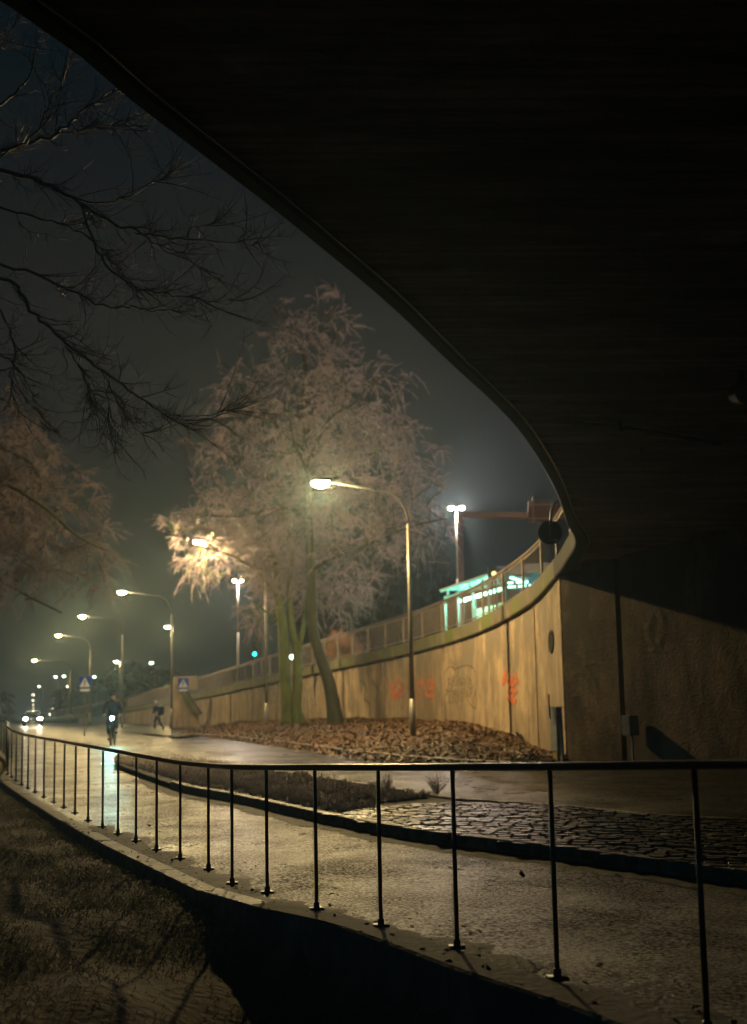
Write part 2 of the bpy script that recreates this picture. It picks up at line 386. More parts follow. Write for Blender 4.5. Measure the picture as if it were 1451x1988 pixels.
# underside edge of the deck overhead
edge_px = [(12,14),(211,166),(374,290),(501,386),(600,465),(753,592),(864,698),(976,802),(1032,872),(1077,950),(1100,1012)]
def edge_z(y): return 4.75 + .045*(22-y)
def onedge(px, py):
    Y = 8.
    for _ in range(80):
        v = ray(px, py); t = (edge_z(Y)-EYE.z)/v.z; Y = .5*Y+.5*v.y*t
    return EYE+ray(px, py)*(Y/ray(px, py).y)
ED = [onedge(*p) for p in edge_px]
d0 = (ED[0]-ED[1]).normalized()
pre = [ED[0]+Vector((d0.x*k*1.15-.04*k*k, d0.y*k, 0)) for k in (9., 6., 3.)]
for p in pre: p.z = edge_z(p.y)
EDGE = pre + ED + [Vector((4.08, 21.5, 4.72)), Vector((4.18, 23.0, 4.57))] + [Vector(w) for w in WALL[1:]]
EC = resample(cr_curve(EDGE, 10), .5)
def normals2(P):                                     # horizontal normal pointing to the deck side (to the right of travel away from us)
    out = []
    for i in range(len(P)):
        d = P[min(i+1, len(P)-1)]-P[max(i-1, 0)]; out.append(Vector((d.y, -d.x, 0)).normalized())
    return out
EN = normals2(EC)

# ------------------------------------------------------------------ ground sheet
def lawn_z(x, y):
    d = XL(y)-x                                       # how far outside the kerb, roughly
    right = max(0., min(1., (x+1.7)/1.5)); right = right*right*(3-2*right)*max(0., min(1., (8.2-y)/1.4))   # 1 beside the low wall, 0 beyond its corner
    base = G(y)+.02
    dd = max(0, d-.15)
    slope = min(.035*dd, .3)
    z = base-slope*(1-right) - right*.36
    n = .05*math.sin(x*1.7+y*.9)+.035*math.sin(x*3.1-y*2.3)+.02*math.sin(x*6.3+y*5.1)
    return z+n*min(1, dd*1.2)
def axis(pts):
    out = []
    for a, b, s in pts:
        k = max(1, int(round((b-a)/s))); out += [a+(b-a)*i/k for i in range(k)]
    return out+[pts[-1][1]]
XS = axis([(-1500,-200,200),(-200,-40,16),(-40,-12,1.4),(-12,4,.16),(4,40,4),(40,200,20),(200,1500,260)])
YS = axis([(-60,-2,6),(-2,10,.16),(10,24,.3),(24,46,1.),(46,200,12),(200,2200,250)])
def gz(x, y):
    k = XL(y) if y > 1.2 else 2.9+(1.2-y)*.6
    if y > 39.9: return G(y)-.06
    t = max(0., min(1., (k-x+.02)/.12))
    if y < 1.2: lz = -.8
    else: lz = lawn_z(x, y)
    base = G(y)-.06
    return base*(1-t)+lz*t if t > 0 else base
b = MB(); b.grid([[(x, y, gz(x, y)) for x in XS] for y in YS])
g = b.build('ground', M['lawn'], smooth=True); meta(g, kind='structure'); orient_up(g)

# road sheet
RY = axis([(0.4,12,.4),(12,46,1.2),(46,120,6),(120,760,40)])
def strip(y):
    xl = XL(max(y, 1.2))+.16 if y > 1.2 else 3.3
    xs = [xl+(40-xl)*t for t in (0,.02,.05,.1,.2,.35,.5,.75,1)]
    return [(x, y, G(y)) for x in xs]
b = MB(); b.grid([strip(y) for y in RY])
road = b.build('road', M['asphalt'], smooth=True); orient_up(road); meta(road, kind='structure')

# island between the cycle path and the road
isl_front = [onground(x, y, .13) for x, y in ((225,1480),(270,1496),(355,1524),(447,1540),(615,1576),(816,1611),(1069,1641),(1202,1658),(1357,1677),(1451,1691))]
isl_front += [Vector((4.6,6.0,.2)), Vector((6.6,5.0,.2)), Vector((9,4.2,.19)), Vector((12,3.6,.18))]
isl_back = [onground(x, y, .13) for x, y in ((228,1470),(350,1474),(500,1491),(700,1518),(887,1548),(1064,1559),(1202,1572),(1451,1589))]
isl_back += [Vector((8,10.4,.25)), Vector((13,9,.24)), Vector((18,8,.23))]
FC = cr_curve(isl_front, 8); BC = cr_curve(isl_back, 8)
def param(P, k):
    L = [0]
    for a, c in zip(P[:-1], P[1:]): L.append(L[-1]+(c-a).length)
    out = []
    for i in range(k):
        s = L[-1]*i/(k-1); j = min(max(np.searchsorted(L, s)-1, 0), len(P)-2); t = (s-L[j])/(L[j+1]-L[j]+1e-9)
        out.append(P[j]+(P[j+1]-P[j])*t)
    return out
# cycle path sheet: from kerb to the island front
b = MB(); rows = []
pf = sorted([(p.y, p.x) for p in FC]); py_ = [p[0] for p in pf]; px_ = [p[1] for p in pf]
for y in axis([(1.4,12,.3),(12,32,1.)]):
    a = XL(y)+.18; c = interp(y, py_, px_) if y > 3.7 else 12
    if y > 14: c = min(c, interp(y, [14, 32], [interp(14, py_, px_), -7.2]))
    c = max(c-.02, a+.3); rows.append([(a+(c-a)*t, y, G(y)+.005) for t in (0,.15,.3,.5,.7,.85,1)])
b.grid(rows); o = b.build('cycle_path', M['path'], smooth=True); orient_up(o); meta(o, kind='structure')

# island kerb of granite stones
def kerb_strip(name, P, w, h, side=1, gapl=1.0, wob=.006, down=.3):
    b = MB(); N = normals2(P); L = 0; P2 = resample(P, gapl); N2 = normals2(P2)
    for i in range(len(P2)-1):
        a, c = P2[i], P2[i+1]; n1, n2 = N2[i]*side, N2[i+1]*side; t = .008
        d = (c-a).normalized(); a = a+d*t; c = c-d*t; k = random.uniform(-wob, wob); dz = Vector((0,0,1))
        top = [a+dz*k, c+dz*k, c+n2*w+dz*k, a+n1*w+dz*k]; bot = [q-dz*(h+down) for q in top]
        ch = .012; t2 = [top[0]+n1*ch, top[1]+n2*ch, top[2]-n2*ch, top[3]-n1*ch]; mid = [q-dz*ch for q in top]
        b.add(t2+mid+bot, [(0,1,2,3),(0,4,5,1),(1,5,6,2),(2,6,7,3),(3,7,4,0),(4,8,9,5),(5,9,10,6),(6,10,11,7),(7,11,8,4)])
    o = b.build(name, M['kerb']); meta(o, kind='structure'); return o
kerb_strip('island_kerb', [p for p in FC[14:]], .14, .13, side=-1)
kerb_strip('island_back_kerb', BC, .10, .06, side=1)

# island surface (soil part and sett bedding)
k = 60; PFt = param(FC, k); PBt = param(BC, k)
bd = [onground(x, y, .13) for x, y in ((652,1577),(760,1561),(866,1548))]
def soil_side(p):                                     # True on the planted side of the line bd
    a, c = bd[0], bd[-1]; return (c.x-a.x)*(p.y-a.y)-(c.y-a.y)*(p.x-a.x) > 0
rows = []
for f, c in zip(PFt, PBt):
    rows.append([f+(c-f)*t+Vector((0,0,-.03)) for t in (0,.2,.4,.6,.8,1)])
b = MB(); b.grid(rows); o = b.build('island_bed', M['joint']); orient_up(o); meta(o, kind='structure')

def inside(p, poly):
    c = False; n = len(poly); j = n-1
    for i in range(n):
        if ((poly[i].y > p[1]) != (poly[j].y > p[1])) and (p[0] < (poly[j].x-poly[i].x)*(p[1]-poly[i].y)/(poly[j].y-poly[i].y)+poly[i].x): c = not c
        j = i
    return c
ISL = FC + BC[::-1]
# setts, laid in slightly wavy rows
b = MB(); y = 4.2; row = 0
ang = math.radians(-24); ca, sa = math.cos(ang), math.sin(ang)
bb = b
for i in range(-24, 112):
    v = i*.112 - .6
    j = 0; u = -6 + (i % 2)*.1
    while u < 14:
        L = random.uniform(.12, .19); uc = u+L/2; u += L+.010
        vv = v + .03*math.sin(uc*1.3+i*.2)
        x = uc*ca - vv*sa + .5; yy = uc*sa + vv*ca + 8.2
        if yy > 14 or x > 14 or not inside((x, yy), ISL): continue
        if soil_side(Vector((x, yy, 0))) and x < 1.4: continue
        z = G(yy)+.105+random.uniform(-.008, .010); w, d = L/2*.985, .0515; m4 = Matrix.Translation((x, yy, z)) @ Matrix.Rotation(ang+random.uniform(-.05,.05), 4, 'Z') @ Matrix.Rotation(random.uniform(-.05,.05), 4, 'X') @ Matrix.Rotation(random.uniform(-.04,.04), 4, 'Y')
        vs = []
        for (sx_, sz) in ((1, -.05), (.97, .010), (.80, .021)):
            for (p, q) in ((-1,-1),(1,-1),(1,1),(-1,1)): vs.append(m4 @ Vector((p*w*(1-(1-sx_)*.8), q*d*sx_, sz)))
        fs = [(8,9,10,11)]
        for r_ in (0, 4):
            for q in range(4): fs.append((r_+q, r_+(q+1)%4, r_+4+(q+1)%4, r_+4+q))
        b.add(vs, fs)
o = b.build('cobbled_paving', M['sett']); meta(o, kind='structure')

# planted strip: soil, frosted stalks, dead leaves
pts = []
while len(pts) < 8000:
    t = random.random()**.8; s_ = random.random(); i = int(t*(k-2)); f, c = PFt[i], PBt[i]
    p = f+(c-f)*(.08+.86*s_)
    if p.y < 30 and soil_side(p) and p.x < 1.6 and inside((p.x, p.y), ISL): pts.append((p.x, p.y, G(p.y)+.09))
B = np.array(pts); N = len(B)
dist = B[:, 1]
dens = (np.sin(B[:, 0]*5.1+B[:, 1]*2.2)+np.sin(B[:, 0]*2.3-B[:, 1]*3.7)+2)/4
L = rng.uniform(.04, .16, N)*(.5+dens*1.1)
D = np.stack([rng.normal(0, .55, N), rng.normal(0, .55, N), np.ones(N)*.9], 1)
V1, F1 = twigs(B, D, L, np.full(N, .0035)*(1+dist/20), droop=.05)
idx = rng.integers(0, N, N*4); fr = rng.uniform(.3, 1, N*4).reshape(-1, 1)
Dn = D[idx]/np.linalg.norm(D[idx], axis=1, keepdims=True); B2 = B[idx]+Dn*L[idx].reshape(-1, 1)*fr*.9
V2, F2 = twigs(B2, Dn+rng.normal(0, .8, (N*4, 3)), rng.uniform(.02, .06, N*4), np.full(N*4, .002)*(1+dist[idx]/16), droop=.0)
o = poly_mesh('frosted_plants', np.vstack([V1, V2]), np.vstack([F1, F2+len(V1)]), M['stalk'])
meta(o, 'low frosted dead stalks and grass tufts covering the planted strip beside the cycle path', 'plants', kind='stuff')
# three taller dead twiggy plants at the cobble end of the strip
for i, (px, py, lab) in enumerate(((848,1544,'dry twiggy dead plant at the cobbled tip of the planted strip'),(752,1538,'dry twiggy dead plant in the strip, left of the one at its cobbled tip'),(585,1516,'dry twiggy dead plant in the middle of the planted strip'))):
    p = onground(px, py, .1); n = 26
    D = np.stack([rng.normal(0, .5, n), rng.normal(0, .35, n), np.ones(n)], 1); B = np.tile([0, 0, 0.], (n, 1))+rng.normal(0, .02, (n, 3))*[1, 1, 0]
    L = rng.uniform(.15, .34, n); V1, F1 = twigs(B, D, L, np.full(n, .005), droop=0)
    ii = rng.integers(0, n, n*5); Dn = D[ii]/np.linalg.norm(D[ii], axis=1, keepdims=True)
    V2, F2 = twigs(B[ii]+Dn*L[ii].reshape(-1, 1)*rng.uniform(.3, .9, (n*5, 1)), Dn+rng.normal(0, .5, (n*5, 3)), rng.uniform(.04, .12, n*5), np.full(n*5, .003), droop=0)
    o = poly_mesh('dead_plant', np.vstack([V1, V2]), np.vstack([F1, F2+len(V1)]), M['stalk']); o.location = p
    meta(o, lab, 'plant', 'dead plants of the strip')

# ------------------------------------------------------------------ near kerb and low retaining wall under the railing
KP = resample([p for p in KC], .9)
kp_left = [p for p in KP if p.y > 7.2]; kp_right = [p for p in KC if p.y <= 7.5]
o = kerb_strip('path_kerb', [Vector((p.x, p.y, G(p.y)+.10)) for p in KC if p.y > 7.1], .17, .10, side=1, gapl=1.1)
b = MB(); R = [Vector((p.x, p.y, G(p.y)+.10)) for p in KC if p.y <= 7.45]; Nn = normals2(R)
rows = []
for p, n in zip(R, Nn):
    rows.append([p+Vector((0,0,-1.3)), p, p+n*.02+Vector((0,0,.012)), p+n*.24+Vector((0,0,.008)), p+n*.26+Vector((0,0,-.11)), p+n*.26+Vector((0,0,-1.3))])
b.grid(rows); b.f.append(tuple(len(rows)*6-6+i for i in range(6)))
lw = b.build('retaining_wall', M['lowall']); meta(lw, 'low dark concrete retaining wall carrying the near end of the black railing', 'wall')
# dirt verge with litter between posts and the clean asphalt (near side) and along the island kerb
def band(name, P, w0, w1, z, m, side=1, amp=.25):
    b = MB(); N = normals2(P); rows = []
    for i, (p, n) in enumerate(zip(P, N)):
        w = w1+amp*(.5*math.sin(i*.31)+.3*math.sin(i*.83+1)+.25*math.sin(i*1.9))*w1
        rows.append([Vector((*(p+n*side*(w0+(w-w0)*t)).xy, G(p.y)+z-(.012 if t == 1 else 0)+(random.uniform(-.004,.006)))) for t in (0,.25,.5,.75,1)])
    b.grid(rows); o = b.build(name, m, smooth=True); orient_up(o); meta(o, kind='structure'); return o
KF = resample(KC, .08)
band('dirt_verge', [p for p in KF if p.y < 13 and p.y > 1.5], .15, .62, .020, M['dirt'], 1)
FF = resample(FC[10:], .08); band('gutter_dirt', [p for p in FF if p.x < 6], -.02, .30, .016, M['dirt'], 1)

# ------------------------------------------------------------------ leafy mound between the road and the wall
mk = [onground(x, y, .12) for x, y in ((340,1427),(400,1424),(480,1432),(600,1446),(750,1464),(900,1475),(1000,1480),(1062,1482))]
MK = cr_curve(mk, 10)
kerb_strip('mound_kerb', MK, .13, .12, side=-1, gapl=1.6)
wall_pts = [Vector((w[0], w[1], w[2])) for w in WALL]
WC = cr_curve(wall_pts, 12)
WM = [p for p in WC if 24.3 < p.y < 73]
wbase_px = [(400,1411),(470,1402),(560,1398),(650,1397),(760,1396),(850,1398),(917,1410),(965,1422),(1027,1448),(1075,1474)]
wb = {}
def wbz(y):
    ys = []; zs = []
    for p in (( -11,72,1411),(-7.6,63,1402),(-4.3,54,1399),(-.6,44,1397),(1.4,38.5,1398),(3.05,33,1408),(3.75,29.6,1432),(4.0,28,1450),(4.2,24.4,1474)):
        px = 725.5+2116*p[0]/p[1]; yy = p[1]; q = at(px, p[2], yy); ys.append(yy); zs.append(q.z)
    ys, zs = ys[::-1], zs[::-1]; return interp(y, ys, zs)
WM = WM[::-1]                                        # from far to near, like MK
A = param(MK, 90); Bk = param(WM, 90); rows = []; T = [0,.02,.06,.12,.2,.3,.4,.5,.6,.7,.8,.9,1.0,1.02]
def mz(p, q, t, i):
    z0 = G(p.y)+.06; z1 = max(wbz(q.y), G(q.y)+.06); s_ = 1-(1-min(t, 1))**2.0
    return z0+(z1-z0)*s_ + (.05*math.sin(i*.7+t*9)+.04*math.sin(i*1.9-t*14))*min(1, t*6)*min(1,(1.05-t)*8)
for i, (p, q) in enumerate(zip(A, Bk)):
    rows.append([Vector((*(p+(q-p)*t).xy, mz(p, q, t, i))) for t in T])
b = MB(); b.grid(rows); md = b.build('mound', M['leafsoil'], smooth=True); orient_up(md); meta(md, kind='structure')
# leaf litter: small curled quads
n = 42000; ii = rng.uniform(0, 88.99, n); tt = np.clip(rng.uniform(-.12, .99, n), -.1, .99); out_ = tt < .02
Rw = np.array([[list(v) for v in r] for r in rows]); Ts = np.array(T)
i0 = ii.astype(int); fi = ii-i0
tj = np.clip(np.searchsorted(Ts, tt)-1, 0, len(T)-2); tf = (tt-Ts[tj])/(Ts[tj+1]-Ts[tj])
P = (Rw[i0, tj]*(1-fi[:, None])*(1-tf[:, None])+Rw[i0+1, tj]*fi[:, None]*(1-tf[:, None])+Rw[i0, tj+1]*(1-fi[:, None])*tf[:, None]+Rw[i0+1, tj+1]*fi[:, None]*tf[:, None])
fo = np.where(out_ & (rng.uniform(0, 1, n) < .35))[0]; P[:, 2] += rng.uniform(.005, .05, n)
for q_ in fo:                                        # some have blown over the kerb on to the road
    a_, c_ = A[int(ii[q_])], Bk[int(ii[q_])]; w_ = (c_-a_).normalized()*-abs(random.gauss(0, .5)); P[q_, :2] = (a_.x+w_.x-.15*(c_-a_).normalized().x, a_.y+w_.y-.15*(c_-a_).normalized().y); P[q_, 2] = G(P[q_, 1])+.012
a = rng.uniform(0, 2*PI, n); sz = rng.uniform(.015, .07, n); tl = rng.normal(0, .38, n); t2 = rng.normal(0, .38, n)
ux = np.stack([np.cos(a), np.sin(a), tl], 1)*sz[:, None]; uy = np.stack([-np.sin(a), np.cos(a), t2], 1)*sz[:, None]*.75
V = np.stack([P-ux, P-uy*.8+[0,0,.012], P+ux, P+uy*.8+[0,0,.012]], 1).reshape(-1, 3)
F = np.arange(n*4).reshape(-1, 4)
F = np.concatenate([F[:, [0,1,2]], F[:, [0,2,3]]])
o = poly_mesh('leaf_litter', V, F, M['leaf']); meta(o, 'fallen rust brown leaves covering the mound below the concrete wall', 'leaves', kind='stuff')
b = MB()
# pavement by the stair
o = MB(); pv = [onground(x, y, .10) for x, y in ((262,1421),(345,1430),(420,1424),(400,1408),(300,1408))]
o.add(pv, [(0,1,2,3,4)]); o = o.build('pavement', M['path']); orient_up(o); meta(o, kind='structure')

# ------------------------------------------------------------------ the wall that carries the upper road
wallT = empty('concrete_wall', (4.2, 24.4, .3), label='long curved tan concrete wall with graffiti, carrying the ramp railing and rising to the bridge', cat='wall')
INV = Matrix.Translation((-4.2, -24.4, -.3))
def place(o, root):                                  # vertices are in world space: keep them there under the root
    o.parent = root; o.matrix_parent_inverse = root.matrix_world.inverted() if False else Matrix.LocRotScale(root.location, root.rotation_euler, root.scale).inverted(); return o
WC2 = resample(WC, .5); WN = normals2(WC2)
joints_px = (1035, 960, 845, 667, 628, 470)
def wall_at_px(px):
    best = min(WC2, key=lambda p: abs(725.5+2116*p.x/max(p.y, 1)-px)); return best
jy = [27.5, 30.05, 35.8, 41.6, 46.2, 51, 56, 61, 66, 71, 78, 85, 92, 100, 110]
# panels: split the face at each joint with a narrow recess
def wpoint(y):
    i = min(range(len(WC)-1), key=lambda i: abs(WC[i].y-y)); a, c = WC[i], WC[min(i+1, len(WC)-1)]
    if c.y < y and i+2 < len(WC): a, c = c, WC[i+2]
    elif a.y > y and i > 0: a, c = WC[i-1], a
    t = 0 if c.y == a.y else (y-a.y)/(c.y-a.y); return a+(c-a)*t
cuts = [24.4]+jy+[140]
for ci in range(len(cuts)-1):
    y0, y1 = cuts[ci]+.05, cuts[ci+1]-.05
    ys = [y0+(y1-y0)*i/6 for i in range(7)]; P = [wpoint(y) for y in ys]; Nn = normals2(P); b = MB(); rows = []
    for p, nrm in zip(P, Nn):
        zt = p.z+.01; zb = G(p.y)-.3
        rows.append([p+nrm*.5+Vector((0,0,zt-p.z)), Vector((p.x, p.y, zt)), Vector((p.x, p.y, (zt+zb)/2)), Vector((p.x, p.y, zb)), Vector((*(p+nrm*.5).xy, zb))])
    b.grid(rows); b.f.append(tuple(range(5))); q = len(b.v)-5; b.f.append(tuple(range(q, q+5)))
    place(b.build('wall_panel', M['wall']), wallT)
b = MB(); P = [p for p in WC if p.y > 24.5]; Nn = normals2(P)
b.grid([[p+nn*.07+Vector((0,0,.3)), Vector((*(p+nn*.07).xy, G(p.y)-.3))] for p, nn in zip(P, Nn)]); place(b.build('joint_backing', M['gap']), wallT)

# coping beam: runs on top of the wall, becomes the edge beam of the deck
EPX = EC; cop = MB(); rows = []
for p, nn in zip(EPX, EN):
    out = -nn
    f = 1.0
    h = .42
    ov = interp(p.y, [19, 26], [.0, .12])
    iw = interp(p.y, [19, 26], [.13, .33])
    rows.append([p+nn*(iw+.03)+Vector((0,0,.09)), p+nn*iw+Vector((0,0,0)), p+out*(ov-.02), p+out*ov+Vector((0,0,.03)), p+out*ov+Vector((0,0,h)), p+nn*.25+Vector((0,0,h+.03)), p+nn*.34+Vector((0,0,h))])
bridge = empty('road_bridge', (4.2, 22.0, .3), label='dark curved concrete bridge deck sweeping overhead from the wall, with its abutment', cat='bridge')
cut = next(i for i, p in enumerate(EC) if p.y > 24.4)
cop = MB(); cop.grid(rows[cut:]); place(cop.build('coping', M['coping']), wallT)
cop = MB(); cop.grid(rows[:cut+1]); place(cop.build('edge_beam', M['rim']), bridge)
# bright drip strip along the inner foot of the beam
b = MB(); P = [p+nn*(interp(p.y, [19, 26], [.13, .33])+.035)+Vector((0,0,.04)) for p, nn in zip(EC[:cut+1], EN[:cut+1])]; b.tube(P, .011, 6)
place(b.build('drip_strip', M['strip']), bridge)
# deck soffit
rows = []
for p, nn in zip(EC[:cut+12], EN[:cut+12]):
    rows.append([p+nn*.33+Vector((0,0,.01))]+[Vector((*(p+nn*d).xy, edge_z(p.y) if p.y < 22.3 else p.z))+Vector((0,0,.01)) for d in (.8, 2, 3.5, 5.0)])
b = MB(); b.grid(rows)
for r in b.f[:0]: pass
# the soffit as a simple sheet in plan, clipped by the beam: use offsets that fan out without crossing
def soff(p, nn, d): q = p+nn*d; return Vector((q.x, q.y, p.z+.08))
rows = []
for p, nn in zip(EC[:cut+4], EN[:cut+4]):
    rows.append([soff(p, nn, d) for d in (.14, 1.2, 2.4, 3.8, 5.4)])
far = [Vector((r[-1].x, r[-1].y, r[-1].z)) for r in rows]
for r in rows:
    q = r[-1]; d = Vector((1, -.10, 0)).normalized()
    r += [q+d*.25+Vector((0,0,-.35)), q+d*3+Vector((0,0,-.35)), q+d*9+Vector((0,0,-.35)), q+d*20+Vector((0,0,-.35))]
b = MB(); b.grid(rows); place(b.build('deck_soffit', M['soffit']), bridge)
rows2 = [[Vector((v.x, v.y, v.z+.9+(.35 if i > 4 else 0))) for i, v in enumerate(r)] for r in rows]
rows2 = [[Vector((r[0].x, r[0].y, r[0].z+.42))]+r[0:0]+[Vector((r[k].x, r[k].y, r[0].z+.43)) for k in range(1, len(r))] for r in rows]
b = MB(); b.grid(rows2); place(b.build('deck_top', M['asphalt']), bridge)
# transverse joint groove on the soffit and two small brackets
def on_soffit(px, py):
    Y = 12.
    for _ in range(60):
        v = ray(px, py); t = (edge_z(Y)-EYE.z)/v.z; Y = .5*Y+.5*v.y*t
    return EYE+ray(px, py)*(Y/ray(px, py).y)
jp = [on_soffit(x, y) for x, y in ((1048,816),(1110,820),(1200,828),(1290,842),(1400,862))]
b = MB()
for a, c in zip(jp[:-1], jp[1:]): b.bar(a-Vector((0,0,.004)), c-Vector((0,0,.004)), .06, .03)
place(b.build('soffit_joint', M['gap']), bridge)
for (x, y0, y1) in ((1205, 800, 826), (1247, 862, 880)):
    q = on_soffit(x, y1-10); b = MB(); b.box(q+Vector((0,0,-.01)), (.10,.10,.02)); b.cyl(q+Vector((0,0,-.01)), q+Vector((0,0,-.16)), .022, 8); b.bar(q+Vector((0,0,-.15)), q+Vector((0,-.07,-.15)), .03)
    place(b.build('ceiling_hook', M['darksteel']), bridge)
# abutment face under the deck, with a deep vertical joint
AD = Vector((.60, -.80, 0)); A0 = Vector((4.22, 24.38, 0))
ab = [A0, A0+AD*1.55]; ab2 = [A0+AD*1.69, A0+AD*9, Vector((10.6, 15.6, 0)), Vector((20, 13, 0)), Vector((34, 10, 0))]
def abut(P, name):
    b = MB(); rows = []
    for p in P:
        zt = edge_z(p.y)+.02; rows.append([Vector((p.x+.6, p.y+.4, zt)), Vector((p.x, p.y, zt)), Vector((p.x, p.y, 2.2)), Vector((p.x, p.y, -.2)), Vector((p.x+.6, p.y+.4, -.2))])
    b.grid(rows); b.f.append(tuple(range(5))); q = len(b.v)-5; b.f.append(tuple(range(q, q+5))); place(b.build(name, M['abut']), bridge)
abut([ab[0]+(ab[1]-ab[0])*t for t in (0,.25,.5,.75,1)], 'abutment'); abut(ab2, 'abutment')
b = MB(); jc = A0+AD*1.62+Vector((.25,.19,2.1)); b.box(jc, (.4, .12, 5.0), math.atan2(AD.y, AD.x)); place(b.build('abutment_joint', M['gap']), bridge)
# upper road surface behind the coping
rows = []
for p, nn in list(zip(EC, EN))[cut-2:]:
    rows.append([Vector((*(p+nn*d).xy, p.z+.30)) for d in (.35, 1.5)]+[Vector((p.x+d, p.y+d*.1, p.z+.30)) for d in (6, 14, 40)])
b = MB(); b.grid(rows); o = b.build('upper_road', M['asphalt']); orient_up(o); meta(o, kind='structure')
# oval vent grille
vp = wpoint(25.6); b = MB(); d = (wpoint(25.9)-wpoint(25.3)).normalized(); nn = Vector((d.y, -d.x, 0))
vz = 3.02
b2 = MB(); ring = []
for i in range(20):
    a = 2*PI*i/20; ring.append(vp+d*math.cos(a)*.30+Vector((0,0,vz-vp.z+math.sin(a)*.26))-nn*.012)
b2.add(ring, [tuple(range(20))]); vent = b2.build('vent_grille', M['gap']); place(vent, wallT)
b2 = MB(); b2.tube(ring+[ring[0]], .02, 6)
for k_ in range(-4, 5):
    zz = k_*.055; hw = .30*math.sqrt(max(0, 1-(zz/.26)**2)); c0 = vp+Vector((0,0,vz-vp.z+zz))-nn*.02; b2.bar(c0-d*hw, c0+d*hw, .012, .022)
f = b2.build('vent_louvre', M['gap']); f.parent = vent

# graffiti strokes lying 3 mm proud of the wall face
def wall_uv(px, py):                                 # the place on the wall face seen at that pixel
    v = ray(px, py); best = None
    for i in range(len(WC)-1):
        a, c = WC[i], WC[i+1]
        den = v.x*(c.y-a.y)-v.y*(c.x-a.x)
        if abs(den) < 1e-9: continue
        t = (a.x*(c.y-a.y)-a.y*(c.x-a.x))/den; s_ = (a.x*v.y-a.y*v.x)/den
        if 0 <= s_ <= 1 and t > 0: best = EYE+v*t; dd = (c-a).normalized(); nn = Vector((dd.y, -dd.x, 0)).normalized(); return best, nn
    return None
def ribbon(b, P, w):
    # P list of (pos, normal) ; flat ribbon on the wall with a ragged width
    L = []; R_ = []
    for i, (p, nn) in enumerate(P):
        q = P[min(i+1, len(P)-1)][0]-P[max(i-1, 0)][0]
        if q.length < 1e-6: q = Vector((0,0,1))
        s_ = q.cross(nn).normalized()*w*random.uniform(.4, .62); o = -nn*random.uniform(.012, .016)
        L.append(p+s_+o); R_.append(p-s_+o)
    b.grid([[a, c] for a, c in zip(L, R_)])
def scribble(strokes, w, name, m, label=None, root=wallT, fn=wall_uv):
    b = MB()
    for s_ in strokes:
        c = cr_curve([Vector((x, y, 0)) for x, y in s_], 5); P = []
        for q in c:
            r_ = fn(q.x, q.y)
            if r_: P.append(r_)
        if len(P) > 1: ribbon(b, P, w)
    o = b.build(name, m); place(o, root)
    if label: o['label'] = label
    return o
scribble([[(985,1302),(978,1318),(976,1332)],[(988,1308),(993,1322),(998,1334)],[(976,1330),(984,1320),(990,1330),(996,1316)],[(1000,1306),(1004,1320),(1008,1328)],[(1006,1312),(1000,1325),(992,1330)],[(986,1343),(996,1340),(1005,1344)],[(988,1336),(990,1350),(1004,1362)],[(1000,1340),(996,1352),(990,1358)],[(984,1355),(994,1360),(1002,1366)]], .11, 'graffiti', M['orange'], 'orange sprayed tag in two rows on the panel nearest the bridge')
scribble([[(758,1322),(762,1338),(770,1350),(778,1352)],[(764,1350),(768,1332),(776,1322),(780,1335)],[(772,1344),(780,1340),(786,1350)],[(757,1344),(768,1356),(766,1362)]], .16, 'graffiti', M['orange'], 'faded orange sprayed patch left of the nearest lamp post')
scribble([[(810,1322),(814,1340),(812,1356)],[(814,1330),(822,1322),(828,1338),(826,1350)],[(832,1318),(834,1336),(844,1332)],[(836,1318),(843,1330),(840,1346),(844,1358)],[(826,1346),(836,1352),(842,1342)]], .13, 'graffiti', M['orange'], 'faded orange sprayed tag right of the nearest lamp post')
scribble([[(862,1310),(872,1296),(884,1300),(880,1330),(866,1350),(862,1372)],[(884,1300),(905,1292),(922,1300),(928,1330),(920,1360),(925,1376),(915,1368),(905,1352)],[(908,1310),(918,1330),(912,1352),(902,1336),(908,1312)],[(866,1340),(884,1345),(892,1365)],[(895,1296),(888,1316),(900,1330)]], .05, 'graffiti', M['brown_spray'], 'large faded brown scrawl on the wide panel')
scribble([[(494,1345),(484,1370),(488,1394),(502,1396),(508,1372),(504,1348),(494,1345)],[(512,1345),(512,1372),(516,1390)],[(522,1340),(524,1362),(530,1350),(536,1342)],[(526,1366),(540,1360),(543,1385)],[(500,1340),(520,1336),(540,1338)]], .09, 'graffiti', M['grey_spray'], 'pale grey scrawl left of the mossy trunks')
scribble([[(588,1330),(592,1355),(590,1392)],[(598,1328),(606,1345),(600,1365),(606,1390)],[(612,1322),(618,1350),(612,1376),(620,1392)],[(588,1360),(600,1352),(618,1358)],[(590,1340),(606,1330),(622,1328)]], .12, 'graffiti', M['grey_spray'], 'pale grey scrawl between the two tree trunks')
scribble([[(870,1325),(895,1322),(915,1328)],[(868,1342),(892,1346),(918,1340)],[(872,1358),(900,1352)]], .30, 'graffiti', M['loop_spray'], 'pale buffed patch behind the brown scrawl')
scribble([[(700,1320),(712,1335),(708,1355),(720,1368)],[(722,1318),(735,1340),(730,1362)]], .14, 'graffiti', M['loop_spray'], 'faint pale smear between the leaning trunk and the lamp post')
def abut_uv(px, py):
    a, c = A0, A0+AD*9
    v = ray(px, py); den = v.x*(c.y-a.y)-v.y*(c.x-a.x); t = (a.x*(c.y-a.y)-a.y*(c.x-a.x))/den
    dd = (c-a).normalized(); return EYE+v*t, -Vector((dd.y, -dd.x, 0)).normalized()*-1
def abut_uv2(px, py):
    p, nn = abut_uv(px, py); nn = Vector((.8, .6, 0)); return p, nn
